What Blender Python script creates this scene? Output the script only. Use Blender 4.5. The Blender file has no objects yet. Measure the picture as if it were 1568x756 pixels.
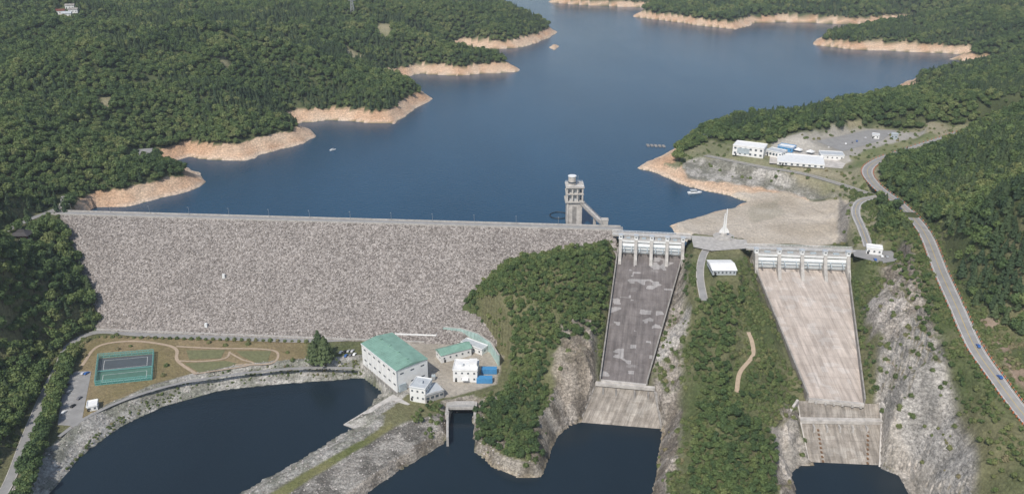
import bpy, math, random, bmesh
import numpy as np
from mathutils import Vector
random.seed(7); rng=np.random.default_rng(7)
F=1230.0; P=math.radians(23); CH=280.0
cP,sP=math.cos(P),math.sin(P)
# survey helper: photograph measurement -> world point on a level of known height
def ray(u,v):
    xc=(u-784)/F; yc=(378-v)/F
    return np.array([xc,cP+yc*sP,-sP+yc*cP])
def G(u,v,z=0.0):
    d=ray(u,v); t=(z-CH)/d[2]
    return (d[0]*t,d[1]*t,float(z))
def G2(l,z=0.0): return [G(a[0],a[1],z)[:2] for a in l]
# ---------------------------------------------------------------- numpy helpers
TAB=np.random.default_rng(3).random((256,256)).astype(np.float32)*2-1
def vn(x,y,s,seed=0):
    X=x/s+seed*13.7; Y=y/s+seed*7.3
    i=np.floor(X).astype(int); j=np.floor(Y).astype(int); f=X-i; g=Y-j
    f=f*f*(3-2*f); g=g*g*(3-2*g)
    a=TAB[i%256,j%256]; b=TAB[(i+1)%256,j%256]; c=TAB[i%256,(j+1)%256]; d=TAB[(i+1)%256,(j+1)%256]
    return (a*(1-f)+b*f)*(1-g)+(c*(1-f)+d*f)*g
def fbm(x,y,s,seed=0,o=4):
    r=0;a=1;t=0
    for k in range(o):
        r=r+a*vn(x,y,s/2**k,seed+k); t+=a; a*=.5
    return r/t
def pdist(x,y,pts,closed=False):
    pts=list(pts)
    if closed: pts=pts+[pts[0]]
    best=np.full(x.shape,1e9)
    for (ax,ay),(bx,by) in zip(pts[:-1],pts[1:]):
        dx,dy=bx-ax,by-ay; L=dx*dx+dy*dy+1e-9
        t=np.clip(((x-ax)*dx+(y-ay)*dy)/L,0,1)
        best=np.minimum(best,(x-ax-t*dx)**2+(y-ay-t*dy)**2)
    return np.sqrt(best)
def inside(x,y,poly):
    r=np.zeros(x.shape,bool); n=len(poly)
    for i in range(n):
        x1,y1=poly[i][:2]; x2,y2=poly[(i+1)%n][:2]
        if y1==y2: continue
        c=((y1>y)!=(y2>y))&(x<(x2-x1)*(y-y1)/(y2-y1)+x1)
        r^=c
    return r
def sst(a,b,x):
    t=np.clip((x-a)/(b-a),0,1); return t*t*(3-2*t)
def catmull(pts,n=8):
    pts=[np.array(p,float) for p in pts]
    P_=[2*pts[0]-pts[1]]+pts+[2*pts[-1]-pts[-2]]; out=[]
    for i in range(1,len(P_)-2):
        a,b,c,d=P_[i-1:i+3]
        for k in range(n):
            t=k/n
            out.append(.5*((2*b)+(-a+c)*t+(2*a-5*b+4*c-d)*t*t+(-a+3*b-3*c+d)*t**3))
    out.append(pts[-1]); return out
# ---------------------------------------------------------------- main levels
CREST=16.0; TOE=-52.0; POND=-62.0
DL=np.array(G(90,326,CREST)); DR=np.array(G(947,350,CREST))
ax_=(DR-DL)[:2]; DLEN=np.linalg.norm(ax_); ax_/=DLEN; nd=np.array([ax_[1],-ax_[0]])  # downstream
if nd[1]>0: nd=-nd
HW=5.0; RUN=92.0; SL_=(CREST-TOE)/RUN
def damz(x,y):
    s=(x-DL[0])*nd[0]+(y-DL[1])*nd[1]
    return CREST-np.maximum(0,s-HW)*SL_-np.maximum(0,-s-HW)*0.55
def GD(u,v):
    d=ray(u,v)
    k=d[0]*nd[0]+d[1]*nd[1]; k0=(-DL[0])*nd[0]+(-DL[1])*nd[1]
    t=(CREST+HW*SL_-k0*SL_-CH)/(d[2]+k*SL_)
    return (d[0]*t,d[1]*t,CH+d[2]*t)
grR=[GD(*p) for p in [(680,514),(700,482),(725,446),(770,408),(830,389),(895,377),(940,362)]]
grL=[GD(*p) for p in [(95,338),(110,375),(128,420),(145,465),(155,505)]]
# spillways
c1L=[G(947,384,2),G(920,583,-42)]; c1R=[G(1046,389,2),G(989,590,-42)]
c1bL=[G(914,586,-43),G(888,648,-62.6)]; c1bR=[G(1000,594,-43),G(1012,658,-62.6)]
c2L=[G(1152,406,2),G(1237,611,-40)]; c2R=[G(1296,411,2),G(1322,619,-40)]
c2bL=[G(1222,613,-41),G(1226,644,-47),G(1240,711,-63)]; c2bR=[G(1345,618,-41),G(1348,646,-47),G(1345,716,-63)]
# ---------------------------------------------------------------- shorelines
SLp=[(128,333),(165,319),(205,314),(252,303),(302,290),(322,279),(303,267),(280,258),(268,246),(285,240),(330,245),(380,245),(420,234),(465,219),(484,210),(474,199),(452,192),(465,187),(500,184),(550,186),(600,191),(640,168),(664,151),(645,142),(615,134),(600,124),(640,114),(700,116),(740,113),(798,110),(775,97),(725,91),(690,82),(712,72),(760,77),(800,72),(832,62),(856,49),(832,42),(806,28),(762,12),(700,0),(640,-12)]
SRp=[(1056,386),(1042,362),(1030,347),(1070,334),(1110,322),(1145,308),(1122,300),(1085,291),(1040,283),(1008,270),(980,256),(1003,247),(1022,238),(1030,225),(1062,211),(1100,197),(1200,190),(1300,165),(1372,152),(1402,143),(1372,135),(1388,125),(1435,118),(1480,108),(1545,103),(1500,97),(1452,91),(1482,84),(1400,80),(1300,76),(1244,69),(1248,60),(1300,52),(1400,44),(1400,32),(1300,38),(1200,34),(1158,36),(1130,46),(1080,40),(965,26),(985,18),(1010,13),(960,11),(900,9),(840,4),(850,-3),(1000,-12)]
SL=G2(SLp); SR=G2(SRp)
polL=[(-406,712)]+SL+[(-1500,4300),(-9000,12000),(-9000,500),(-406,500)]
polR=SR+[(900,4300),(9000,12000),(9000,500),(SR[0][0],500)]
isl=G2([(838,73),(845,69),(854,72),(846,77)])
FX=[-9000,DL[0],DR[0],c1L[0][0]+1,c1R[0][0],c1R[0][0]+30,9000]
FY=[DL[1]+10,DL[1],DR[1],c1L[0][1]+6,c1R[0][1]+6,642,642]
# ponds
pl=G2([(20,830),(75,756),(95,730),(130,692),(190,650),(250,622),(330,599),(400,590),(460,585),(520,581),(560,578),(602,604),(565,628),(528,650),(548,657),(500,687),(430,722),(370,757),(250,840)],POND)
pm=G2([(430,840),(560,757),(600,727),(660,692),(686,672),(689,630),(724,630),(724,664),(727,692),(758,716),(790,729),(830,731),(838,706),(852,670),(872,650),(900,644),(985,652),(1014,660),(1008,700),(1000,757),(985,840)],POND)
pr=G2([(1225,840),(1217,757),(1213,722),(1226,713),(1262,711),(1340,714),(1374,727),(1393,757),(1420,840)],POND)
# ---------------------------------------------------------------- RBF control
cp=[]
def C(*l):
    for a in l: cp.append(G(*a))
C((100,270,32),(50,200,62),(200,190,48),(300,190,34),(150,120,78),(50,100,95),(400,130,60),(440,170,30),(500,120,42),(560,140,28),(300,60,95),(100,40,110),(600,60,45),(450,50,75),(650,20,62),(700,50,30),(20,290,40),(0,250,58),(190,245,26),(215,235,26),(230,270,22),(120,295,24),(560,90,34),(750,95,20),(780,45,30),(200,80,70),(250,130,70),(350,170,44),(100,160,60),(60,318,20),(0,358,20),(-100,350,40),(-100,250,70))
C((60,400,2),(0,400,22),(60,470,-22),(0,470,-5),(100,470,-28),(110,520,-50),(50,530,-45),(0,560,-40),(0,620,-46),(40,620,-52),(-100,560,-20),(-100,700,-40),(-200,420,40),(20,740,-54),(-60,800,-50),(95,600,-53),(60,700,-54))
for g in grL: cp.append((g[0]-2,g[1],g[2]+1))
for g in grR: cp.append((g[0]+2,g[1]-1,g[2]+1.0))
C((200,530,TOE),(400,530,TOE),(300,565,TOE),(160,600,TOE),(470,560,TOE),(560,530,TOE),(660,540,TOE),(740,570,TOE),(690,605,TOE),(640,620,TOE-1),(640,650,-54),(600,670,-55),(540,705,-55),(470,745,-55),(400,800,-55))
C((715,485,-34),(760,450,-9),(800,410,4),(870,395,8),(915,385,8),(850,450,-4),(800,500,-20),(770,525,-34),(900,450,-6),(900,520,-22),(850,570,-30),(790,570,-42),(870,610,-44),(750,625,-52),(750,680,-55),(820,640,-44),(800,680,-50),(830,700,-54),(890,600,-40))
C((1060,367,CREST),(1100,372,CREST),(1140,376,CREST),(1107,408,14),(1062,420,6),(1075,450,3),(1120,445,6),(1150,450,0),(1110,500,-6),(1040,480,-14),(1180,510,-14),(1100,560,-16),(1150,560,-16),(1020,560,-34),(1205,590,-34),(1100,640,-28),(1170,640,-34),(1045,640,-44),(1110,720,-40),(1025,720,-54),(1060,760,-48),(1180,720,-48),(1205,690,-52),(1120,800,-46))
C((1310,405,12),(1340,392,16),(1320,460,-4),(1350,450,8),(1385,440,15),(1400,500,8),(1350,520,-8),(1345,580,-26),(1400,570,-8),(1450,560,3),(1480,620,-8),(1400,640,-27),(1450,690,-26),(1355,606,-34),(1500,745,-32),(1425,740,-50),(1395,705,-52),(1560,740,-18),(1470,830,-50))
C((1440,420,22),(1415,350,26),(1380,310,28),(1340,280,28),(1330,262,28),(1390,228,30),(1480,200,32),(1460,470,18),(1490,530,12),(1530,590,4),(1568,640,-4))
C((1500,350,55),(1550,300,80),(1600,400,60),(1480,270,50),(1550,220,80),(1520,440,32),(1590,490,24),(1560,540,12),(1440,290,38),(1650,300,100),(1620,600,10),(1700,700,0),(1370,370,22),(1340,340,22))
C((1200,230,22),(1280,240,23),(1350,215,28),(1150,238,20),(1090,225,16),(1150,205,24),(1250,195,32),(1330,180,36),(1400,170,42),(1500,160,56),(1560,170,66),(1450,150,34),(1560,125,45),(1500,112,22),(1040,228,14))
C((1200,320,3),(1250,305,5),(1150,335,2.5),(1270,350,5),(1200,350,3),(1230,375,2),(1160,380,3),(1290,380,4),(1100,345,4),(1062,352,5),(1300,312,14),(1318,340,16),(1200,280,9),(1100,262,9),(1050,255,9),(1290,292,17),(1160,258,14),(1240,272,16))
C((1400,62,24),(1500,70,26),(1560,60,45),(1450,32,35),(1200,22,22),(1100,25,20),(1400,5,60),(1560,10,80),(1300,25,24),(900,-2,15),(1040,8,20))
cp+=[(-3500,2000,90),(-3000,4500,110),(0,6000,90),(3000,4500,110),(3500,2000,90),(-1800,700,70),(-1500,300,40),(1500,600,90),(1500,200,40),(0,-500,-55),(-1000,-500,0),(1000,-500,0),(0,200,-60),(400,250,-40),(-300,250,-50)]
cp=np.array(cp)
E=10.0
D=np.sqrt((cp[:,None,0]-cp[None,:,0])**2+(cp[:,None,1]-cp[None,:,1])**2+E*E)
n=len(cp); A=np.zeros((n+1,n+1)); A[:n,:n]=D; A[:n,n]=1; A[n,:n]=1
A[:n,:n]+=-np.eye(n)*0.5
wgt=np.linalg.lstsq(A,np.append(cp[:,2],0),rcond=None)[0]
def grow(a,b,s,g):
    o=[a]
    while o[-1]<b: o.append(o[-1]+s); s*=g
    return o
xp=grow(430,8000,2.3,1.0135); xs=np.array([-q for q in xp[::-1]]+list(np.arange(-427.7,20,2.4))+list(np.arange(20.5,330,1.35))+list(np.arange(331,429,2.2))+xp)
ys=np.array([-500,-250,-50,100,180,230,270,300,320,335,345,352,358]+list(np.arange(362,590,1.5))+list(np.arange(591,722,2.2))+grow(723,9500,2.2,1.009))
X,Y=np.meshgrid(xs,ys); X=X.ravel();Y=Y.ravel()
R=np.full(X.shape,wgt[n])
for i in range(n): R+=wgt[i]*np.sqrt((X-cp[i,0])**2+(Y-cp[i,1])**2+E*E)
R=np.clip(R,-61,150)
up=Y>np.interp(X,FX,FY)
jx=X+6*vn(X,Y,38,1)+2.5*vn(X,Y,12,4); jy=Y+7*vn(X,Y,38,2)+2.5*vn(X,Y,12,5)
land=inside(jx,jy,polL)|inside(jx,jy,polR)|inside(jx,jy,isl)|(Y>5200)
dsh=np.minimum(np.minimum(pdist(jx,jy,SL),pdist(jx,jy,SR)),pdist(jx,jy,isl,True))
bign=fbm(X,Y,230,9,4)
hill=sst(16,30,R)
farw=sst(750,1100,Y)
ridg=1-np.abs(fbm(X,Y,150,14,3))*2.4
Rn=R+(bign*34+ridg*12-4)*hill*farw*sst(20,160,dsh)+fbm(X,Y,60,21,3)*5*hill
lz=np.maximum(np.minimum(Rn,(0.58+0.15*vn(X,Y,50,8))*dsh),np.minimum(.12*dsh,1.2))
gul=np.clip(1-np.abs(vn(X,Y,16,18))*3,0,1)*sst(1,6,lz)*(1-sst(12,18,lz))
lz=lz-gul*1.6
wz=-np.minimum(.4*dsh,14)-.3
Zt=np.where(up,np.where(land,lz,wz),R)
down=~up
rockp=[G2([(850,535),(915,525),(925,600),(900,650),(845,640)],-40),G2([(1000,450),(1050,450),(1050,560),(1050,760),(1005,760),(990,590)],-36),G2([(1328,440),(1385,442),(1410,520),(1440,590),(1500,680),(1520,760),(1380,760),(1352,650),(1345,600)],-20),G2([(1185,640),(1235,640),(1235,712),(1215,757),(1185,757)],-50)]
rk=np.zeros(X.shape)
for q in rockp: rk=np.maximum(rk,sst(-1,8,np.where(inside(X,Y,q),pdist(X,Y,q,True),-1)))
rdg=1-2.2*np.abs(fbm(X+.6*Y,Y*1.4,24,31,4))
Zt+=down*(rk*(rdg*6.0-1)+(1-rk)*fbm(X,Y,30,33,3)*1.4*sst(-50,-40,Zt))
# bedding planes / joint blocks in the rock faces
tl=.22*X-.16*Y+2.5*fbm(X,Y,26,57,2)
for st_,wt_ in ((5.2,.85),(1.9,.7)):
    q=(Zt+tl)/st_; qf=q-np.floor(q); zz=(np.floor(q)+sst(.5,.95,qf))*st_-tl; Zt=np.where(down,Zt*(1-rk*wt_)+zz*rk*wt_,Zt)
Zt+=down*rk*fbm(X,Y,5,37,2)*.9
# terraces on the right cut slope
tp=G2([(1335,545),(1395,538),(1440,600),(1505,700),(1505,757),(1400,757),(1350,650)],-22)
tw=np.where(inside(X,Y,tp),sst(0,6,pdist(X,Y,tp,True)),0)
st=6.5; q=(Zt+1.0*vn(X,Y,30,77)+.06*X)/st; qf=q-np.floor(q)
Zt=Zt*(1-tw)+tw*((np.floor(q)+sst(.66,1,qf))*st-.06*X)
def flat(pts,z,bl):
    global Zt
    d=pdist(X,Y,pts,True); ins=inside(X,Y,pts)
    w=np.where(ins,1.0,1-sst(0,bl,d)); Zt=Zt*(1-w)+z*w
parkP=G2([(160,513),(300,517),(470,522),(560,512),(600,560),(560,566),(460,566),(380,572),(300,585),(215,612),(160,648),(105,660),(84,655),(100,570),(118,545),(130,525)],TOE)
flat(parkP,TOE-.12,8)
flat(G2([(1110,238),(1130,222),(1200,224),(1300,240),(1290,258),(1180,250)],22),21.9,8)
flat(G2([(1240,215),(1330,197),(1410,197),(1400,215),(1300,240)],27),26.9,10)
flat(G2([(1056,356),(1145,365),(1150,384),(1085,388),(1060,380)],CREST),CREST-.15,3)
flat(G2([(1085,388),(1130,388),(1132,424),(1088,426)],14),13.9,4)
flat(G2([(1303,378),(1370,380),(1385,400),(1350,408),(1305,395)],CREST),CREST-.15,4)
flat(G2([(195,245),(205,228),(235,226),(238,240)],26),25.9,6)
def mid(L,Rr): return [tuple((np.array(a)+np.array(b))/2) for a,b in zip(L,Rr)]
def hwid(L,Rr): return [np.linalg.norm(np.array(a)-np.array(b))/2 for a,b in zip(L,Rr)]
# corridors (chutes, roads)
def corr(pts3,hw,off,edge,bl,rag=0):
    global Zt
    m=(X>min(p[0] for p in pts3)-80)&(X<max(p[0] for p in pts3)+80)&(Y>min(p[1] for p in pts3)-80)&(Y<max(p[1] for p in pts3)+80)
    x=X[m];y=Y[m];b=np.full(x.shape,1e9);z_=np.zeros(x.shape)
    if not isinstance(hw,(list,tuple)): hw=[hw]*len(pts3)
    for k in range(len(pts3)-1):
        a=pts3[k];c=pts3[k+1]; dx,dy=c[0]-a[0],c[1]-a[1]; L=dx*dx+dy*dy+1e-9
        t=np.clip(((x-a[0])*dx+(y-a[1])*dy)/L,0,1); d=np.hypot(x-a[0]-t*dx,y-a[1]-t*dy)
        dd=d-(hw[k]+(hw[k+1]-hw[k])*t)
        u=dd<b; b=np.where(u,dd,b); z_=np.where(u,a[2]+(c[2]-a[2])*t,z_)
    zt=Zt[m]
    w=1-sst(edge+.5,edge+bl,b)
    tgt=np.where(b<=edge,z_+off,z_+(0 if off>-1 else 3.5))
    Zt[m]=zt*(1-w)+tgt*w
corr(mid(c1L,c1R),hwid(c1L,c1R),-2.5,1.8,11)
corr(mid(c2L,c2R),hwid(c2L,c2R),-2.5,1.8,11)
def carve(Ls,Rs,off):
    global Zt
    poly=[p[:2] for p in Ls]+[p[:2] for p in Rs[::-1]]
    M_=mid(Ls,Rs); yy=[p[1] for p in M_][::-1]; zz=[p[2] for p in M_][::-1]
    z_=np.interp(Y,yy,zz)+off; ins=inside(X,Y,poly); d=pdist(X,Y,poly,True); dd=np.where(ins,-d,d)
    Zt=np.where(dd<0,z_+off,np.where((dd<5)&(Y<M_[0][1]-1),Zt*sst(0,5,dd)+(z_-off*1.3+2.5)*(1-sst(0,5,dd)),Zt))
carve(c1bL,c1bR,-2.0); carve(c2bL,c2bR,-2.0)
# ponds
for poly,sl in ((pl,.6),(pm,1.5),(pr,1.4)):
    d=pdist(X+1.8*vn(X,Y,9,3),Y+1.8*vn(X,Y,9,6),poly,True); ins=inside(X,Y,poly)
    dn=~up; blk=0 if sl<1 else 1.5*fbm(X,Y,6,66,2)
    Zt=np.where(dn&ins,POND-np.minimum(.5+d,5),np.where(dn&(d<60),np.minimum(np.maximum(Zt,POND+np.minimum(.35*d,1.5)),POND+.3+sl*d+blk),Zt))
for Ls,Rs in ((c1bL,c1bR),(c2bL,c2bR)):
    poly=[p[:2] for p in Ls]+[p[:2] for p in Rs[::-1]]; M_=mid(Ls,Rs); z_=np.interp(Y,[p[1] for p in M_][::-1],[p[2] for p in M_][::-1])-2
    Zt=np.where(inside(X,Y,poly)|(pdist(X,Y,poly,True)<1.0),np.minimum(Zt,z_),Zt)
dpl=pdist(X,Y,pl,True)
yardZ=G2([(540,520),(560,562),(610,600),(626,612),(690,612),(772,592),(782,552),(762,526),(735,510),(690,503),(600,508)],TOE)
flat(yardZ,TOE-.12,1.5)
# dam footprint
dpoly=[tuple(DL[:2]-ax_*4-nd*60),tuple(DR[:2]-nd*60)]+[tuple(DR[:2])]+[g[:2] for g in grR[::-1]]+[tuple(np.array(grR[0][:2])+nd*2)]+[tuple(np.array(grL[-1][:2])+nd*2)]+[g[:2] for g in grL[::-1]]
ins=inside(X,Y,dpoly); dz=damz(X,Y)
Zt=np.where(ins,np.minimum(Zt,np.maximum(dz-4,TOE-4)),Zt)
def road(l,n=8): return catmull([G(*a) for a in l],n)
mainroad=road([(1660,740,-14),(1600,672,-8),(1560,625,-2),(1525,578,5),(1492,530,11),(1465,470,18),(1440,415,22),(1415,355,25),(1380,315,27),(1342,285,28),(1328,262,28.5),(1345,246,29),(1390,230,30),(1440,214,31),(1485,200,32),(1560,188,34)])
crossroad=road([(1395,325,27),(1360,300,24),(1330,296,22),(1290,283,21),(1230,266,20),(1170,256,19),(1120,246,18),(1080,238,16)])
linkroad=road([(1348,300,24),(1318,308,21),(1310,325,19),(1320,350,17),(1330,378,16)],6)
ridgeroad=road([(1100,372,16),(1082,382,15),(1074,400,12),(1072,425,8),(1078,460,3)],6)
toeroad=road([(-30,800,-53),(10,745,-53),(40,670,-52.5),(65,610,-52),(90,560,-52),(108,527,-52),(150,508,-52),(220,512,-52),(340,517,-52),(470,521,-52),(560,517,-52)],6)
leftroad=road([(-60,385,18),(0,358,18),(45,336,17),(92,317,16),(100,300,19)],6)
trail=road([(1128,600,-28),(1133,570,-22),(1152,545,-17),(1152,525,-13),(1146,508,-9)],6)
def T3(l): return [tuple(p) for p in l]
for r,w in ((mainroad,5),(crossroad,3.6),(linkroad,3.6),(ridgeroad,3),(toeroad,3),(leftroad,3),(trail,1.6)):
    corr(T3(r),w,-.35,2.2,9)
nx=len(xs); ny=len(ys); ZG=Zt.reshape(ny,nx)
print('grid',nx,ny)
def Z(x,y):
    x=np.asarray(x,float);y=np.asarray(y,float)
    i=np.clip(np.searchsorted(xs,x)-1,0,nx-2); j=np.clip(np.searchsorted(ys,y)-1,0,ny-2)
    f=np.clip((x-xs[i])/(xs[i+1]-xs[i]),0,1); g=np.clip((y-ys[j])/(ys[j+1]-ys[j]),0,1)
    return (ZG[j,i]*(1-f)+ZG[j,i+1]*f)*(1-g)+(ZG[j+1,i]*(1-f)+ZG[j+1,i+1]*f)*g
def PT(u,v):
    d=ray(u,v); t=np.linspace(350,4500,12000)/d[1]
    x=d[0]*t;y=d[1]*t;z=CH+d[2]*t; h=Z(x,y); w=np.where(z<h)[0]
    k=w[0] if len(w) else -1
    return (float(x[k]),float(y[k]),float(h[k]))
def PP(l): return [PT(*a)[:2] for a in l]
# ---------------------------------------------------------------- ground cover albedo
col=np.zeros((X.size,4)); rockm=np.zeros(X.size)
ng_=fbm(X,Y,25,41,4); ng2=fbm(X,Y,8,44,3)
def mixc(a,b,t): return np.outer(1-t,a)+np.outer(t,b)
floor=mixc((.06,.08,.035),(.10,.115,.055),np.clip(.5+ng_,0,1))
col[:,:3]=floor; col[:,3]=.4
def cover(mask,c1,c2,det,nz=None,rock=0):
    global rockm
    t=np.clip(.5+(ng_ if nz is None else nz)*1.2,0,1); c=mixc(c1,c2,t)
    mm=mask.astype(float) if mask.dtype==bool else mask; m=mm[:,None]
    col[:,:3]=col[:,:3]*(1-m)+c*m; col[:,3]=col[:,3]*(1-mm)+det*mm; rockm=rockm*(1-mm)+rock*mm
def soft(poly,s=2.0,j=3.0):
    xx=X+j*vn(X,Y,9,51)+j*vn(X,Y,25,52);yy=Y+j*vn(X,Y,9,53)+j*vn(X,Y,25,54)
    m=(X>min(p[0] for p in poly)-20)&(X<max(p[0] for p in poly)+20)&(Y>min(p[1] for p in poly)-20)&(Y<max(p[1] for p in poly)+20)
    r=np.zeros(X.shape); ii=inside(xx[m],yy[m],poly); d=pdist(xx[m],yy[m],poly,True)
    r[m]=sst(-s,s,np.where(ii,d,-d)); return r
cover(down&(Y<800),(.095,.12,.05),(.18,.175,.095),.7)
BANK=13.0
bk=up&land&(Zt<BANK+2.2*ng_+1.5*ng2)&(dsh<60)
hb=np.clip(Zt/14,0,1)
cover(bk,(.54,.35,.225),(.62,.47,.34),.8,None,.15)
m=up&land&(Zt<BANK)&(dsh<60); lowb=(1-sst(.0,.28,hb[m]))*.55; col[m,:3]=col[m,:3]*(1-lowb[:,None])+np.array((.62,.54,.45))*lowb[:,None]
col[m,:3]*=(1.06-.14*hb[m])[:,None]
site=PP([(1030,250),(1040,238),(1085,215),(1180,222),(1240,205),(1330,192),(1485,192),(1485,205),(1350,250),(1345,310),(1345,385),(1300,392),(1060,375),(1035,350),(1150,310),(1040,280),(985,255)])
s_=soft(site,3,4)
cover(s_*(Zt>8),(.19,.20,.11),(.32,.29,.20),.6)
sandP=PP([(1120,300),(1200,292),(1300,305),(1290,370),(1250,378),(1060,360),(1030,348),(1145,312)])
cover(soft(sandP,3,2)*(Zt>.2),(.45,.39,.31),(.54,.48,.40),.5)
cover(soft(PP([(1150,318),(1190,305),(1200,330),(1150,345)]),3,4)*(Zt>.2)*.6,(.32,.29,.22),(.40,.37,.30),.5)
cover(soft(PP([(1045,250),(1060,243),(1130,250),(1210,265),(1305,295),(1270,302),(1190,292),(1050,275)]),3,2),(.22,.215,.18),(.43,.41,.375),1,ng2*2,.5)
cover(soft(PP([(1284,300),(1306,312),(1296,372),(1282,372)]),2,1),(.25,.23,.2),(.35,.32,.28),.8,ng2,.5)
cover(soft(PP([(1180,215),(1240,205),(1330,195),(1420,197),(1410,215),(1320,245),(1200,245)]),3,2),(.33,.31,.27),(.42,.40,.36),.4)
cover(soft(PP([(1300,240),(1350,222),(1420,203),(1440,208),(1350,240),(1318,262)]),2,3),(.15,.18,.08),(.24,.24,.13),.4)
cover(soft(PP([(1110,214),(1180,214),(1175,222),(1115,219)]),2,2),(.15,.18,.08),(.22,.23,.12),.4)
cover(soft(G2([(160,513),(470,522),(470,560),(380,570),(300,583),(215,610),(160,648),(110,650),(120,560),(130,525)],TOE),2,1),(.22,.185,.095),(.29,.225,.135),.5)
cover(((down)&(dpl<19)&(Zt>POND-1)&(Zt<TOE+1.5)&(X<-60)).astype(float),(.24,.24,.20),(.43,.415,.38),1,ng2*2,.6)
cover(soft(PP([(560,540),(600,510),(690,508),(770,545),(760,588),(690,608),(640,610)]),1,.3),(.38,.34,.28),(.44,.40,.34),.4)
# dike
dk=soft(PP([(400,756),(520,700),(600,655),(640,640),(690,645),(688,668),(640,690),(560,750),(540,800),(380,800)]),2,1)
cover(dk,(.18,.17,.15),(.36,.34,.305),1,ng2*2,.8)
cover(dk*(Zt<-58.2),(.08,.075,.065),(.17,.15,.13),1,ng2,.5)
cover(soft(PP([(410,757),(520,692),(600,648),(604,654),(530,700),(440,757)]),1,.5),(.14,.16,.06),(.22,.21,.1),.5)
# rock
gy,gx=np.gradient(ZG,ys,xs); slope=np.hypot(gx,gy).ravel()
rkm=np.clip(rk*sst(.15,.6,slope+.5*ng_)+0,0,1)
cover(rkm,(.20,.175,.145),(.40,.36,.315),1,ng2*1.5,1)
cover(rk*(1-sst(.1,.5,slope))*sst(-.2,.3,ng_),(.13,.14,.065),(.24,.2,.13),.8,ng2)
dpm=np.minimum(pdist(X,Y,pm,True),pdist(X,Y,pr,True))
cover((down&(dpm<13+8*ng_)&(Zt>POND-2)&(slope>.3)).astype(float)*.9,(.19,.165,.135),(.40,.36,.31),1,ng2*1.5,1)
cover((down&(dpm<14)&(Zt>POND-2)&(Zt<POND+2.2)&(X>-20)).astype(float)*.8,(.36,.30,.21),(.47,.40,.30),1,ng2*1.5,.6)
cover(tw*(1-sst(.3,.8,slope)),(.12,.13,.06),(.25,.21,.15),.8,ng2)
cover(tw*sst(.4,.9,slope),(.30,.285,.26),(.44,.415,.38),1,ng2*1.5,.8)
flankP=[PP(q) for q in ([(1180,655),(1222,640),(1240,712),(1222,714),(1210,735),(1195,720)],[(1345,640),(1375,648),(1435,720),(1445,757),(1395,757),(1376,726),(1342,713)])]
for q in flankP: cover(soft(q,1.5,1.5),(.36,.33,.285),(.50,.46,.41),.9,ng2,.45)
cover(soft(PP([(1030,500),(1052,470),(1048,510),(1010,558),(1000,556)]),1.5,2),(.36,.34,.31),(.50,.47,.43),1,ng2,.8)
cover(soft(PP([(1325,470),(1350,447),(1385,470),(1400,520),(1370,525),(1335,515)]),2,3),(.30,.275,.24),(.50,.46,.42),1,ng2,1)
cover(soft(PP([(845,540),(885,522),(918,548),(905,600),(870,640),(850,600)]),2,3)*.7,(.24,.205,.16),(.45,.39,.32),1,ng2,1)
for q in ([(1500,487),(1530,490),(1528,503),(1505,500)],[(1515,510),(1555,530),(1540,540),(1520,527)],[(1535,545),(1568,560),(1580,600),(1550,585)]):
    cover(soft(PP(q),1,.5),(.27,.2,.15),(.33,.26,.2),.4)
clq=([(575,40),(600,37),(600,60),(578,58)],[(530,70),(560,85),(545,95),(525,85)],[(150,150),(175,148),(170,162),(155,165)],[(1495,285),(1525,282),(1520,293),(1500,294)],[(1296,185),(1318,183),(1318,196),(1300,198)],[(330,92),(345,90),(360,105),(350,108)])
for q in clq: cover(soft(PP(q),3,3),(.22,.22,.12),(.34,.3,.2),.6)
# ---------------------------------------------------------------- materials
def nodes(name):
    m=bpy.data.materials.new(name); m.use_nodes=True; nt=m.node_tree
    return m,nt,nt.nodes['Principled BSDF']
def mapped(nt,sc=(1,1,1)):
    g=nt.nodes.new('ShaderNodeNewGeometry'); mp=nt.nodes.new('ShaderNodeMapping'); mp.inputs['Scale'].default_value=sc
    nt.links.new(g.outputs['Position'],mp.inputs['Vector']); return mp.outputs['Vector']
def noise(nt,vec,s,det=4,r=.6):
    t=nt.nodes.new('ShaderNodeTexNoise'); t.inputs['Scale'].default_value=s; t.inputs['Detail'].default_value=det; t.inputs['Roughness'].default_value=r
    if vec is not None: nt.links.new(vec,t.inputs['Vector'])
    return t.outputs['Fac']
def ramp(nt,fac,stops):
    r=nt.nodes.new('ShaderNodeValToRGB'); e=r.color_ramp.elements
    while len(e)<len(stops): e.new(.5)
    for k,(p,c) in enumerate(stops):
        e[k].position=p; e[k].color=(c[0],c[1],c[2],1) if hasattr(c,'__len__') else (c,c,c,1)
    nt.links.new(fac,r.inputs['Fac']); return r.outputs['Color']
def mul(nt,a,b,f=1.0,mode='MULTIPLY'):
    m=nt.nodes.new('ShaderNodeMix'); m.data_type='RGBA'; m.blend_type=mode
    if isinstance(f,(int,float)): m.inputs[0].default_value=f
    else: nt.links.new(f,m.inputs[0])
    for s,q in ((m.inputs[6],a),(m.inputs[7],b)):
        if hasattr(q,'__len__'): s.default_value=(*q[:3],1)
        else: nt.links.new(q,s)
    return m.outputs[2]
def bump(nt,bs,h,dist,st=1.0):
    b=nt.nodes.new('ShaderNodeBump'); b.inputs['Distance'].default_value=dist; b.inputs['Strength'].default_value=st
    nt.links.new(h,b.inputs['Height']); nt.links.new(b.outputs['Normal'],bs.inputs['Normal'])
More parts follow.
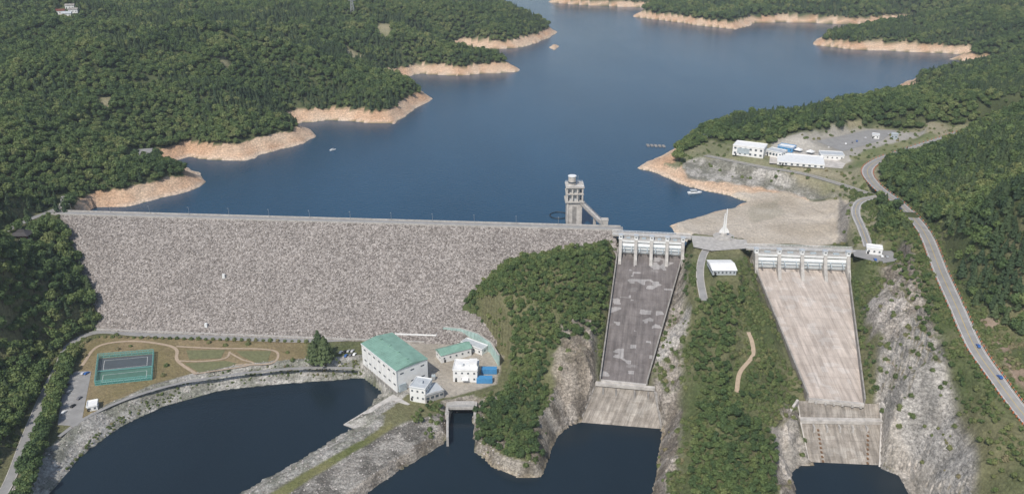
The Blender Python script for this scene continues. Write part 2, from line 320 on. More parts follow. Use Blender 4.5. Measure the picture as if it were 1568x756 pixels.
def simple(name,c,rough=.8,s=.5,amt=.25,bd=0,metal=0):
    m,nt,bs=nodes(name); v=mapped(nt)
    n1=noise(nt,v,s,6,.65); lo=1-amt; hi=1+amt*.6
    r=ramp(nt,n1,[(.3,lo),(.7,hi)]); o=mul(nt,c,r); nt.links.new(o,bs.inputs['Base Color'])
    bs.inputs['Roughness'].default_value=rough; bs.inputs['Metallic'].default_value=metal
    if bd: bump(nt,bs,noise(nt,v,s*6,4),bd)
    return m
mt,nt,bs=nodes('terrain_ground'); at=nt.nodes.new('ShaderNodeAttribute'); at.attribute_name='Col'
ar=nt.nodes.new('ShaderNodeAttribute'); ar.attribute_name='Rock'
v=mapped(nt); vz=mapped(nt,(.05,.05,.9))
n1=ramp(nt,noise(nt,v,.45,8,.75),[(.3,.35),(.5,.95),(.72,1.7)])
n2=ramp(nt,noise(nt,vz,1.0,5,.7),[(.3,.65),(.7,1.35)])
c=mul(nt,at.outputs['Color'],mul(nt,n1,n2,.6),at.outputs['Alpha'])
vd=nt.nodes.new('ShaderNodeVectorMath'); vd.operation='MULTIPLY_ADD'
nv_=nt.nodes.new('ShaderNodeTexNoise'); nv_.inputs['Scale'].default_value=.25; nt.links.new(v,nv_.inputs['Vector']); nt.links.new(nv_.outputs['Color'],vd.inputs[0]); vd.inputs[1].default_value=(5,5,5); nt.links.new(v,vd.inputs[2])
ms=nt.nodes.new('ShaderNodeMapping'); ms.inputs['Scale'].default_value=(1,1,2.2); ms.inputs['Rotation'].default_value=(.3,.4,.2); nt.links.new(vd.outputs[0],ms.inputs['Vector'])
vo=nt.nodes.new('ShaderNodeTexVoronoi'); vo.feature='DISTANCE_TO_EDGE'; vo.inputs['Scale'].default_value=.28; nt.links.new(ms.outputs[0],vo.inputs['Vector'])
crk=ramp(nt,vo.outputs['Distance'],[(0,.5),(.07,.93),(.3,1.1)])
c=mul(nt,c,crk,ar.outputs['Fac']); nt.links.new(c,bs.inputs['Base Color'])
bs.inputs['Roughness'].default_value=.95; bs.inputs['Specular IOR Level'].default_value=.1
bump(nt,bs,noise(nt,v,.35,7,.7),2.0,.9)
me=bpy.data.meshes.new('terrain'); nv=X.size
me.vertices.add(nv); me.vertices.foreach_set('co',np.column_stack([X,Y,Zt]).astype(np.float32).ravel())
J,I=np.meshgrid(np.arange(ny-1),np.arange(nx-1),indexing='ij'); a=(J*nx+I).ravel()
fc=np.column_stack([a,a+1,a+nx+1,a+nx]).astype(np.int32); nf=len(fc)
me.loops.add(nf*4); me.loops.foreach_set('vertex_index',fc.ravel())
me.polygons.add(nf); me.polygons.foreach_set('loop_start',np.arange(0,nf*4,4,dtype=np.int32)); me.polygons.foreach_set('use_smooth',(rk.reshape(ny,nx)[:-1,:-1].ravel()<.5))
me.update(calc_edges=True)
ca=me.color_attributes.new('Col','FLOAT_COLOR','POINT'); ca.data.foreach_set('color',col.astype(np.float32).ravel())
ra=me.attributes.new('Rock','FLOAT','POINT'); ra.data.foreach_set('value',np.clip(rockm,0,1).astype(np.float32))
me.materials.append(mt)
ob=bpy.data.objects.new('terrain',me); bpy.context.collection.objects.link(ob)
def water(name,deep,rg,bs_,bd):
    m,nt,bs=nodes(name); v=mapped(nt,(1,1,1)); bs.inputs['Roughness'].default_value=rg; bs.inputs['IOR'].default_value=1.33
    r=ramp(nt,noise(nt,mapped(nt,(.004,.0015,1)),1,5),[(.3,[q*.82 for q in deep]),(.7,[q*1.18 for q in deep])]); nt.links.new(r,bs.inputs['Base Color'])
    r2=ramp(nt,noise(nt,mapped(nt,(.006,.002,1)),1,4),[(.35,rg*.7),(.65,rg*1.5)]); nt.links.new(r2,bs.inputs['Roughness'])
    bump(nt,bs,noise(nt,v,bs_,5,.6),bd); return m
mw=water('reservoir_water',(.014,.056,.105),.12,.35,.35)
mp=water('pond_water',(.012,.022,.031),.1,.5,.15)
class B:
    def __init__(s,name): s.name=name; s.p={}
    def add(s,part,mat,vs,fs):
        d=s.p.setdefault(part,[[],[],mat]); o=len(d[0]); d[0]+=[tuple(float(c) for c in q) for q in vs]; d[1]+=[tuple(i+o for i in f) for f in fs]; return s
    def box(s,part,mat,c,sz,a=0.0,top=1.0):
        ca,sa=math.cos(a),math.sin(a); vs=[]
        for k,zz in ((1.0,-.5),(top,.5)):
            for ux,uy in ((-.5,-.5),(.5,-.5),(.5,.5),(-.5,.5)):
                x=ux*sz[0]*k;y=uy*sz[1]*k; vs.append((c[0]+x*ca-y*sa,c[1]+x*sa+y*ca,c[2]+zz*sz[2]))
        return s.add(part,mat,vs,[(0,3,2,1),(4,5,6,7),(0,1,5,4),(1,2,6,5),(2,3,7,6),(3,0,4,7)])
    def prism(s,part,mat,poly,z0,z1):
        n=len(poly); zt=z1 if hasattr(z1,'__len__') else [z1]*n
        vs=[(p[0],p[1],z0) for p in poly]+[(p[0],p[1],zt[i]) for i,p in enumerate(poly)]
        return s.add(part,mat,vs,[tuple(range(n))[::-1],tuple(range(n,2*n))]+[(i,(i+1)%n,n+(i+1)%n,n+i) for i in range(n)])
    def cyl(s,part,mat,c,r,h,n=12,r2=None):
        r2=r if r2 is None else r2; vs=[]
        for rr,zz in ((r,0),(r2,h)):
            for k in range(n): vs.append((c[0]+rr*math.cos(2*math.pi*k/n),c[1]+rr*math.sin(2*math.pi*k/n),c[2]+zz))
        return s.add(part,mat,vs,[tuple(range(n))[::-1],tuple(range(n,2*n))]+[(i,(i+1)%n,n+(i+1)%n,n+i) for i in range(n)])
    def beam(s,part,mat,p,q,w,h):
        p=Vector(p);q=Vector(q);d=(q-p); 
        if d.length<1e-6: return s
        d.normalize(); sd=d.cross(Vector((0,0,1)))
        if sd.length<1e-3: sd=Vector((1,0,0))
        sd.normalize(); u=sd.cross(d); vs=[]
        for b in (p,q):
            for i,j in ((-.5,-.5),(.5,-.5),(.5,.5),(-.5,.5)): vs.append(b+sd*w*i+u*h*j)
        return s.add(part,mat,vs,[(0,1,2,3),(7,6,5,4),(0,4,5,1),(1,5,6,2),(2,6,7,3),(3,7,4,0)])
    def done(s,smooth=False):
        allv=np.array([v for d in s.p.values() for v in d[0]]); o=np.array([allv[:,0].mean(),allv[:,1].mean(),allv[:,2].min()])
        multi=len(s.p)>1; par=None
        if multi:
            par=bpy.data.objects.new(s.name,None); par.location=o; bpy.context.collection.objects.link(par)
        for k,(vs,fs,mt_) in s.p.items():
            m=bpy.data.meshes.new(k if multi else s.name); m.from_pydata([(a[0]-o[0],a[1]-o[1],a[2]-o[2]) for a in vs],[],fs); m.materials.append(mt_); m.update()
            ob=bpy.data.objects.new(k if multi else s.name,m); bpy.context.collection.objects.link(ob)
            if multi: ob.parent=par
            else: ob.location=o
        return par
wx=[(FX[i],FY[i]) for i in range(len(FX))]
B('reservoir_water').add('w',mw,[(a,b,0) for a,b in wx]+[(9000,9000,0),(-9000,9000,0)],[tuple(range(len(wx)+2))]).done()
B('tailwater_pond').add('w',mp,[(-600,-400,POND),(500,-400,POND),(500,600,POND),(-600,600,POND)],[(0,1,2,3)]).done()
# ---------------------------------------------------------------- dam
M=dict(
 conc=simple('concrete',(.44,.42,.39),.85,.3,.3,.05), concd=simple('weathered_concrete',(.29,.275,.255),.9,.25,.4,.1), concp=simple('pale_concrete',(.52,.49,.45),.85,.25,.35,.05),
 white=simple('white_paint',(.76,.77,.76),.5,.3,.12), whitew=simple('white_wall',(.78,.78,.76),.7,.2,.12),
 green=simple('green_roof',(.21,.36,.29),.6,.2,.22), teal=simple('teal_fence',(.16,.36,.33),.6,.5,.1),
 glass=simple('window_glass',(.08,.10,.12),.15,.3,.3), dark=simple('dark_opening',(.012,.014,.016),.6,.3,.2),
 asph=simple('asphalt',(.17,.17,.17),.9,.15,.22,.02), asphl=simple('old_asphalt',(.28,.275,.265),.9,.15,.2,.02),
 line=simple('road_paint',(.7,.7,.68),.6,1,.15), yline=simple('yellow_road_paint',(.6,.42,.08),.6,1,.15),
 orange=simple('orange_marker',(.55,.17,.07),.5,1,.2), blue=simple('blue_container',(.07,.27,.52),.5,.5,.15),
 metal=simple('galvanised_steel',(.45,.46,.46),.45,1,.15,0,.4), path=simple('tan_path',(.42,.33,.24),.9,.4,.2),
 grass=simple('lawn_grass',(.16,.165,.08),.95,.4,.3), grass2=simple('dry_grass',(.19,.16,.08),.95,.3,.3),
 mint=simple('mint_wall',(.40,.53,.49),.7,.2,.25), roofg=simple('grey_roof',(.47,.50,.52),.6,.3,.15),
 tile=simple('dark_roof_tile',(.05,.045,.045),.7,1,.3), wood=simple('red_brown_timber',(.16,.05,.03),.7,1,.3),
 bark=simple('bark',(.07,.05,.035),.9,2,.3), rubber=simple('rubber',(.02,.02,.02),.8,1,.1),
 steelblue=simple('blue_grey_gate_paint',(.40,.46,.49),.5,.4,.2), stain=simple('rust_stain',(.20,.115,.06),.9,.6,.4),
 courtA=simple('court_dark_surface',(.075,.09,.10),.8,.2,.15), courtB=simple('court_green_surface',(.08,.17,.13),.8,.2,.15))
m,nt,bs=nodes('rockfill'); v=mapped(nt)
vo=nt.nodes.new('ShaderNodeTexVoronoi'); vo.inputs['Scale'].default_value=.8; nt.links.new(v,vo.inputs['Vector'])
sep=nt.nodes.new('ShaderNodeSeparateColor'); nt.links.new(vo.outputs['Color'],sep.inputs[0])
c1=ramp(nt,sep.outputs[0],[(0,(.145,.13,.118)),(.3,(.21,.188,.173)),(.6,(.285,.258,.238)),(1,(.39,.36,.333))])
c2=mul(nt,c1,ramp(nt,noise(nt,v,.03,6,.7),[(.3,.86),(.7,1.12)]))
c3=mul(nt,c2,ramp(nt,noise(nt,v,1.1,4,.7),[(.35,.65),(.6,1.15)]))
nt.links.new(c3,bs.inputs['Base Color']); bs.inputs['Roughness'].default_value=.95; bs.inputs['Specular IOR Level'].default_value=.1
bump(nt,bs,noise(nt,v,1.0,4,.7),.6,.7); M['rock']=m
m,nt,bs=nodes('boulder_stone'); oi=nt.nodes.new('ShaderNodeObjectInfo')
c1=ramp(nt,oi.outputs['Random'],[(0,(.17,.15,.135)),(.4,(.28,.255,.235)),(.8,(.41,.375,.35)),(1,(.55,.515,.485))])
c1=mul(nt,c1,ramp(nt,noise(nt,mapped(nt),1.5,3),[(.3,.8),(.7,1.15)])); nt.links.new(c1,bs.inputs['Base Color']); bs.inputs['Roughness'].default_value=.95; bs.inputs['Specular IOR Level'].default_value=.1; M['stone']=m
def dp(t,s,z): q=DL[:2]+ax_*t+nd*s; return (q[0],q[1],z)
vs=[];fs=[]; ts=np.arange(-8,DLEN+.1,2.4); ss=np.linspace(HW,RUN+HW+6,44)
for i,t in enumerate(ts):
    for j,s in enumerate(ss):
        jz=0 if j==0 else random.uniform(-.15,.15)
        vs.append(dp(t+(random.uniform(-.6,.6) if j else 0),s,CREST-(s-HW)*SL_+jz))
k=len(ss)
for i in range(len(ts)-1):
    for j in range(k-1): a=i*k+j; fs.append((a,a+1,a+k+1,a+k))
dam=B('rockfill_dam'); dam.add('rockfill_face',M['rock'],vs,fs)
dam.add('upstream_face',M['rock'],[dp(-8,-HW,CREST),dp(DLEN,-HW,CREST),dp(DLEN,-60,CREST-33),dp(-8,-60,CREST-33)],[(0,1,2,3)])
dam.add('crest_road',M['asphl'],[dp(-8,-HW,CREST),dp(DLEN+4,-HW,CREST),dp(DLEN+4,HW,CREST),dp(-8,HW,CREST)],[(0,1,2,3)])
for s in (-HW+.2,HW-.2):
    dam.beam('parapet',M['conc'],dp(-8,s,CREST+.6),dp(DLEN+2,s,CREST+.6),.5,1.3)
dam.add('lane_line',M['line'],[dp(-6,-.15,CREST+.06),dp(DLEN+2,-.15,CREST+.06),dp(DLEN+2,.15,CREST+.06),dp(-6,.15,CREST+.06)],[(0,1,2,3)])
dam.beam('toe_kerb',M['conc'],dp(70,RUN+HW-1,TOE+.6),dp(DLEN-160,RUN+HW-1,TOE+.6),1.4,1.2)
for px in ((343,425),(316,500)):
    g=GD(*px); dam.box('survey_marker',M['white'],(g[0],g[1],g[2]+1.5),(2.2,2.2,3.5))
dam.done()
lp=B('street_lamp')
for t in np.arange(10,DLEN,38):
    a=dp(t,-HW+.8,CREST); lp.cyl('posts',M['metal'],a,.14,8,6,.08); b=dp(t,-HW+2.6,CREST+8.1); lp.beam('arms',M['metal'],(a[0],a[1],a[2]+8),b,.12,.12); lp.box('heads',M['metal'],b,(.8,.4,.2))
lp.done()
# ---------------------------------------------------------------- chutes
def chutemat(name,base,light,dark,thr,patch,streak=.62):
    m,nt,bs=nodes(name); uv=nt.nodes.new('ShaderNodeUVMap').outputs[0]
    br=nt.nodes.new('ShaderNodeTexBrick'); br.offset=0; nt.links.new(uv,br.inputs['Vector'])
    for k_,v_ in (('Scale',1),('Mortar Size',.14),('Brick Width',12),('Row Height',10),('Bias',0)): br.inputs[k_].default_value=v_
    br.inputs['Color1'].default_value=(.9,.9,.9,1);br.inputs['Color2'].default_value=(1.06,1.06,1.06,1);br.inputs['Mortar'].default_value=(.65,.65,.65,1)
    mp=nt.nodes.new('ShaderNodeMapping'); mp.inputs['Scale'].default_value=(.35,.03,1); nt.links.new(uv,mp.inputs['Vector'])
    stn=ramp(nt,noise(nt,mp.outputs[0],1,6,.7),[(.34,streak),(.62,1.2)])
    c=ramp(nt,noise(nt,mapped(nt),.12,7,.75),[(.3,dark),(.7,base)])
    mp2=nt.nodes.new('ShaderNodeMapping'); mp2.inputs['Scale'].default_value=(.14,.2,1); nt.links.new(uv,mp2.inputs['Vector'])
    vo=nt.nodes.new('ShaderNodeTexVoronoi'); vo.distance='CHEBYCHEV'; vo.inputs['Scale'].default_value=1.0; nt.links.new(mp2.outputs[0],vo.inputs['Vector'])
    sp=nt.nodes.new('ShaderNodeSeparateColor'); nt.links.new(vo.outputs['Color'],sp.inputs[0])
    pt=ramp(nt,sp.outputs[1],[(thr,0),(thr+.02,patch)])
    c=mul(nt,c,light,pt,'MIX'); c=mul(nt,mul(nt,c,br.outputs['Color'],.8),stn,.8); nt.links.new(c,bs.inputs['Base Color']); bs.inputs['Roughness'].default_value=.9; bs.inputs['Specular IOR Level'].default_value=.2
    bump(nt,bs,noise(nt,mapped(nt),.6,5),.15); return m
mc1=chutemat('chute_concrete_dark',(.22,.20,.19),(.40,.385,.375),(.13,.115,.11),.86,.75)
mc2=chutemat('chute_concrete_pale',(.52,.46,.41),(.56,.53,.50),(.40,.345,.30),.8,.4)
mc3=chutemat('spillway_apron_concrete',(.44,.40,.35),(.52,.49,.44),(.20,.175,.145),.85,.3,.38)
def chute(name,Ls,Rs,mat,wallh,wmat,lip=False):
    vs=[];fs=[];uv=[];N=30
    Lp=[];Rp=[]
    for k in range(len(Ls)-1):
        for i in range(N+(k==len(Ls)-2)):
            t=i/N; Lp.append(np.array(Ls[k])*(1-t)+np.array(Ls[k+1])*t); Rp.append(np.array(Rs[k])*(1-t)+np.array(Rs[k+1])*t)
    s=0
    for i,(a,b) in enumerate(zip(Lp,Rp)):
        if i: s+=np.linalg.norm((a+b)/2-(Lp[i-1]+Rp[i-1])/2)
        w=np.linalg.norm(b-a)
        for q in range(9): vs.append(tuple(a+(b-a)*q/8)); uv.append((w*q/8,s))
    for i in range(len(Lp)-1):
        for q in range(8): a=i*9+q; fs.append((a,a+1,a+10,a+9))
    b=B(name); b.add('chute_floor',mat,vs,fs)
    for side,(S,O) in enumerate(((Lp,Rp),(Rp,Lp))):
        o=(S[0]-O[0]); o[2]=0; o/=np.linalg.norm(o)
        n=len(S); w=[]; f=[]; th=1.0 if not lip else 2.2
        for p in S:
            for dx,h in ((0.02,-2.6),(0.02,wallh),(th,wallh),(th,-4)): w.append(tuple(p+o*dx+np.array([0,0,h])))
        for i in range(n-1):
            for q in range(3): a=i*4+q; f.append((a,a+1,a+5,a+4))
        f+=[(0,1,2,3),((n-1)*4+3,(n-1)*4+2,(n-1)*4+1,(n-1)*4)]
        b.add('side_wall_%d'%(side+1),wmat,w,f)
    if not lip:
        a=Lp[-1];c=Rp[-1]; b.beam('end_lip',M['concp'],a+[0,-.8,.1],c+[0,-.8,.1],2.4,2.6)
        for t in (.12,.3,.45,.6,.78,.93):
            q=a+(c-a)*t; b.box('lip_teeth',M['conc'],(q[0],q[1]-2.3,q[2]-.6),(1.4,1.6,1.8))
    b.done()
    for ob in [o for o in bpy.data.objects if o.type=='MESH' and o.name.startswith('chute_floor')]:
        if not ob.data.uv_layers:
            l=ob.data.uv_layers.new(name='UVMap')
            for lo in ob.data.loops: l.data[lo.index].uv=uv[lo.vertex_index]
chute('spillway_chute',c1L,c1R,mc1,4.0,M['concd'])
chute('spillway_chute',c2L,c2R,mc2,5.0,M['concd'])
chute('flip_bucket_apron',c1bL,c1bR,mc3,.8,M['concd'],True)
chute('stilling_basin_apron',c2bL,c2bR,mc3,1.2,M['concp'],True)
b=B('flip_bucket_sill')
a=np.array(c2bL[1]);c=np.array(c2bR[1]); b.beam('sill',M['concp'],a+[-1,0,.6],c+[1,0,.6],4.0,2.6)
for t in (.14,.3,.46,.62,.8): q=a+(c-a)*t; b.box('buttresses',M['conc'],(q[0],q[1]-4.5,q[2]-3.2),(1.6,6,5.5),0,.6)
for t in (.2,.84):
    for k in range(10):
        p0=np.array(c2bL[1])*(1-k/10)+np.array(c2bL[2])*(k/10); p1=np.array(c2bR[1])*(1-k/10)+np.array(c2bR[2])*(k/10); q=p0+(p1-p0)*t
        if k>1: b.box('stained_drain_channel',M['stain'],(q[0],q[1],q[2]+.05),(1.3,2.7,.5))
b.done()
b=B('flip_bucket_sill'); a=np.array(c1bL[0]);c=np.array(c1bR[0]); b.beam('sill',M['concp'],a+[-1,-1.5,.6],c+[1,-1.5,.6],3,2.2)
for t in (.1,.33,.66,.9): q=a+(c-a)*t; b.box('buttresses',M['concd'],(q[0],q[1]-4.5,q[2]-4),(1.5,5,6),0,.5)
b.done()
b=B('training_wall')
for pth in ([(1222,613,-38),(1204,640,-42),(1190,665,-47),(1186,690,-51),(1198,718,-56)],[(1348,616,-38),(1372,645,-42),(1396,680,-47),(1415,715,-52),(1436,760,-57)]):
    w=catmull([G(*p) for p in pth],5)
    for a,c in zip(w[:-1],w[1:]): b.beam('w',M['concp'],a-[0,0,3],c-[0,0,3],1.6,9)
b.done()
# gates
def gates(name,A,Bq,n,top,gh,shift=0):
    A=np.array(A[:2]);C_=np.array(Bq[:2]); L=np.linalg.norm(C_-A); e=(C_-A)/L; dn=np.array([e[1],-e[0]]); 
    if dn[1]>0: dn=-dn
    an=math.atan2(e[1],e[0]); b=B(name)
    def w(t,s,z): q=A+e*t+dn*s; return (q[0],q[1],z)
    pw=2.6; bay=(L-pw)/n
    b.prism('sill',M['conc'],[w(-2,-14,0)[:2],w(L+2,-14,0)[:2],w(L+2,3,0)[:2],w(-2,3,0)[:2]],-6,1.9)
    for k in range(n+1):
        t=pw/2+k*bay; prof=[(-14,-4),(17,-9),(17,-3),(9,top-9),(5,top-1.3),(-14,top-1.3)]
        vs=[w(t-pw/2,s,z) for s,z in prof]+[w(t+pw/2,s,z) for s,z in prof]; m_=len(prof)
        b.add('piers',M['conc'],vs,[tuple(range(m_)),tuple(range(m_,2*m_))[::-1]]+[(i,(i+1)%m_,m_+(i+1)%m_,m_+i) for i in range(m_)])
        b.box('hoist_houses',M['white'],w(t,1.4,top+.6),(3.2,4.0,3.6),an)
        b.box('hoist_roofs',M['roofg'],w(t,1.4,top+2.55),(3.8,4.6,.3),an)
        b.box('hoist_windows',M['glass'],w(t,3.43,top+1.0),(1.6,.08,.9),an)
    for k in range(n):
        t0=pw+k*bay; t1=pw/2+(k+1)*bay-pw/2; tc=(t0+t1)/2; ww=t1-t0-.1
        N=8; vs=[];fs=[]
        for i in range(N+1):
            a=math.radians(-34+60*i/N); s=4.5+gh*(math.cos(a)-1)*.8; z=1.9+gh*(math.sin(a)-math.sin(math.radians(-34)))/(math.sin(math.radians(26))-math.sin(math.radians(-34)))
            vs+=[w(t0+.05,s,z),w(t1-.05,s,z)]
        for i in range(N): fs.append((2*i,2*i+1,2*i+3,2*i+2))
        b.add('radial_gates',M['white'],vs,fs)
        for z in (3.6,6.2,8.8): b.beam('gate_ribs',M['steelblue'],w(t0,5.0,z),w(t1,5.0,z),.5,.45)
        for tt in (t0+ww*.2,t0+ww*.8): b.beam('gate_arms',M['steelblue'],w(tt,5,3),w(tt,11,6.5),.5,.5); b.beam('gate_arms',M['steelblue'],w(tt,5,9),w(tt,11,6.5),.5,.5)
        b.box('gantry_beam',M['white'],w(tc,3.4,top-2.4),(ww,1.4,2.0),an)
        b.box('hoist_platform',M['conc'],w(tc,1.0,top-1.15),(ww,5.6,.4),an)
        b.box('hoist_motors',M['steelblue'],w(tc,1.0,top-.4),(ww*.3,2,1.1),an)
    b.prism('bridge_deck',M['conc'],[w(-6,-12,0)[:2],w(L+6,-12,0)[:2],w(L+6,-3.2,0)[:2],w(-6,-3.2,0)[:2]],top-1.28,top-.1)
    for s in (-11.8,-3.4):
        b.beam('railing',M['white'],w(-6,s,top+1.0),w(L+6,s,top+1.0),.22,.22); b.beam('railing',M['white'],w(-6,s,top+.5),w(L+6,s,top+.5),.12,.12)
        for t in np.arange(-6,L+6.1,3): b.box('railing',M['white'],w(t,s,top+.45),(.16,.16,1.1),an)
    b.done()
gates('spillway_gate_structure',c1L[0],c1R[0],4,CREST-.3,9.5)
gates('spillway_gate_structure',c2L[0],c2R[0],4,CREST-.3,9.5)
# ---------------------------------------------------------------- roads
def ribbon(pts,w,dz=0.0,off=0.0):
    vs=[];fs=[]; pts=[np.array(p) for p in pts]
    for i,p in enumerate(pts):
        d=pts[min(i+1,len(pts)-1)]-pts[max(i-1,0)]; d[2]=0; d/=np.linalg.norm(d)+1e-9; s=np.array([d[1],-d[0],0])
        vs+=[tuple(p+s*(off-w/2)+[0,0,dz]),tuple(p+s*(off+w/2)+[0,0,dz])]
    for i in range(len(pts)-1): fs.append((2*i,2*i+1,2*i+3,2*i+2))
    return vs,fs
def mkroad(name,pts,w,mat,marks=True,kerb=True):
    b=B(name); b.add('surface',mat,*ribbon(pts,w))
    if marks:
        for o in (-w/2+.5,w/2-.5): b.add('edge_lines',M['line'],*ribbon(pts,.3,.08,o))
        b.add('centre_line',M['yline'],*ribbon(pts,.3,.08,0))
    if kerb:
        for o in (-w/2-.3,w/2+.3): b.add('kerbs',M['conc'],*ribbon(pts,.6,.14,o))
    b.done()
mkroad('main_road',mainroad,9.5,M['asphl']); mkroad('access_road',crossroad,6.5,M['asphl']); mkroad('link_road',linkroad,7,M['asphl'])
mkroad('ridge_lane',ridgeroad,5,M['asphl'],False); mkroad('toe_road',toeroad,5.5,M['asphl'],False); mkroad('abutment_road',leftroad,5.5,M['asphl'],False); mkroad('dirt_trail',trail,3,M['path'],False,False)
gr=B('guardrail')
vs,_=ribbon(mainroad,11.6); Rr=[vs[i] for i in range(1,len(vs),2)]; Ll=[vs[i] for i in range(0,len(vs),2)]
for side in (Rr,Ll):
    for a,b_ in zip(side[:-1],side[1:]):
        a=np.array(a);b_=np.array(b_); gr.beam('rail',M['metal'],a+[0,0,.9],b_+[0,0,.9],.12,.35); L=np.linalg.norm(b_-a); k=max(1,int(L/5))
        for i in range(k):
            q=a+(b_-a)*i/k; gr.box('marker_posts',M['orange'] ,(q[0],q[1],q[2]+.6),(.7,.7,1.4))
gr.done()
def sheet(name,px,z,mat,dz=.0):
    p=G2(px,z); b=B(name); b.add('s',mat,[(a,c,z+dz) for a,c in p],[tuple(range(len(p)))]); b.done()
def pathr(name,px,z,w,mat,dz,closed=False):
    q=[G(a[0],a[1],z) for a in px]; 
    if closed: q=q+[q[0]]
    b=B(name); b.add('s',mat,*ribbon(catmull(q,6),w,dz)); b.done()
sheet('parking_lot',[(100,575),(118,568),(140,568),(126,640),(118,652),(88,650)],TOE,M['asphl'],.02)
sheet('tennis_court',[(152,549),(235,542),(234,562),(149,570)],TOE,M['courtA'],.06)
sheet('tennis_court',[(149,570),(234,562),(232,580),(147,589)],TOE,M['courtB'],.06)
b=B('court_lines')
for s0 in ([(160,552),(226,546),(225,559),(158,566)],[(158,574),(225,567),(224,578),(156,585)]):
    q=[G(*a,TOE) for a in s0]
    for i in range(4): a=np.array(q[i])+[0,0,.1];c=np.array(q[(i+1)%4])+[0,0,.1]; b.add('l',M['line'],*ribbon([a,c],.25))
b.done()
b=B('parking_bay_lines')
for k in range(12):
    a=np.array(G(112-k*1.6,572+k*6.2,TOE)); b.add('l',M['line'],*ribbon([a+[0,0,.06],a+[5,.8,.06]],.25))
b.done()
pathr('garden_path',[(125,560),(150,530),(200,522),(250,527),(270,535),(272,552),(300,572)],TOE,2.6,M['path'],.05)
pathr('garden_path',[(270,530),(330,533),(400,534),(425,540),(415,556),(360,558)],TOE,2.0,M['path'],.09)
pathr('garden_path',[(270,552),(310,553),(345,548),(352,538)],TOE,1.8,M['path'],.12)
pathr('garden_path',[(352,540),(370,550),(385,558),(300,572)],TOE,1.6,M['path'],.15)
sheet('lawn',[(285,536),(345,535),(338,548),(290,550)],TOE,M['grass'],.03)
sheet('lawn',[(362,537),(415,537),(410,553),(392,555),(370,545)],TOE,M['grass'],.03)
sheet('lawn',[(282,556),(345,552),(368,557),(305,570)],TOE,M['grass'],.03)
pathr('riverside_walk',[(90,668),(130,640),(190,612),(260,590),(330,577),(400,568),(470,563),(540,563)],TOE,3,M['asphl'],.07)
fb=B('court_fence'); mnet,nt,bs=nodes('fence_mesh'); bs.inputs['Base Color'].default_value=(.1,.4,.36,1); bs.inputs['Alpha'].default_value=.35
fp=[G(*a,TOE) for a in [(151,548),(236,541),(233,581),(146,590)]]
for i in range(4):
    a=np.array(fp[i]);c=np.array(fp[(i+1)%4]); L=np.linalg.norm(c-a)
    fb.add('mesh',mnet,[a,c,c+[0,0,4],a+[0,0,4]],[(0,1,2,3)])
    for h in (.2,2,4): fb.beam('rails',M['teal'],a+[0,0,h],c+[0,0,h],.3,.3)
    for k in range(int(L/4)): q=a+(c-a)*k/int(L/4); fb.box('posts',M['teal'],(q[0],q[1],q[2]+2),(.3,.3,4))
fb.beam('rails',M['teal'],np.array(G(149,570,TOE))+[0,0,1],np.array(G(234,562,TOE))+[0,0,1],.2,1.0)
fb.done()
# ---------------------------------------------------------------- buildings
def building(name,A_,B_,dep,z0,z1,wall,roof,rows=2,cols=6,par=.6,roofstyle='flat',win=(1.4,1.3),under=0,hr=3):
    A_=np.array(A_[:2]);B_=np.array(B_[:2]); L=np.linalg.norm(B_-A_); e=(B_-A_)/L; n=np.array([-e[1],e[0]])
    if n[1]<0: n=-n
    b=B(name); an=math.atan2(e[1],e[0])
    def w(t,s,z): q=A_+e*t+n*s; return (q[0],q[1],z)
    cor=[w(0,0,0)[:2],w(L,0,0)[:2],w(L,dep,0)[:2],w(0,dep,0)[:2]]
    b.prism('walls',wall,cor,z0-under,z1)
    c2_=[w(-.4,-.4,0)[:2],w(L+.4,-.4,0)[:2],w(L+.4,dep+.4,0)[:2],w(-.4,dep+.4,0)[:2]]
    if roofstyle=='flat':
        b.prism('roof',roof,c2_,z1+.003,z1+.4)
        for p,q in (((0,0),(L,0)),((L,0),(L,dep)),((L,dep),(0,dep)),((0,dep),(0,0))): b.beam('parapet',wall,w(p[0],p[1],z1+.4+par/2),w(q[0],q[1],z1+.4+par/2),.35,par)
    else:
        h=hr; V=[w(-.6,-.6,z1),w(L+.6,-.6,z1),w(L+.6,dep+.6,z1),w(-.6,dep+.6,z1),w(-.6,dep/2,z1+h),w(L+.6,dep/2,z1+h)]
        b.add('roof',roof,V,[(0,1,5,4),(2,3,4,5),(0,4,3),(1,2,5),(0,3,2,1)])
        k=int(L/2)
        for i in range(k+1): t=-.6+(L+1.2)*i/k; b.beam('roof_seams',roof,(*w(t,-.6,0)[:2],z1+.1),(*w(t,dep/2,0)[:2],z1+h+.1),.15,.12)
    H=z1-z0
    for r in range(rows):
        zc=z0+H*(r+.55)/rows
        for k in range(cols):
            t=L*(k+.5)/cols; b.box('windows',M['glass'],w(t,-.02,zc),(win[0],.12,win[1]),an); b.box('sills',M['conc'],w(t,-.1,zc-win[1]/2-.1),(win[0]+.3,.3,.15),an)
        kd=max(1,int(dep/L*cols))
        for k in range(kd):
            s=dep*(k+.5)/kd
            for t in (-.02,L+.02): b.box('windows',M['glass'],w(t,s,zc),(.12,win[0],win[1]),an)
    b.box('door',M['dark'],w(L*.12,-.03,z0+1.2),(1.6,.14,2.4),an)
    return b,w,L
A_=G(557,557,TOE);Bp=G(609,600,TOE); pa_=math.atan2(Bp[1]-A_[1],Bp[0]-A_[0])
b,w,L=building('powerhouse',A_,Bp,27,TOE,TOE+18.5,M['whitew'],M['green'],rows=2,cols=7,roofstyle='gable',under=11,hr=2.0,win=(3.0,1.1)); 
b.box('base_band',M['concd'],w(L/2,-.3,TOE-5.2),(L,.5,9),pa_)
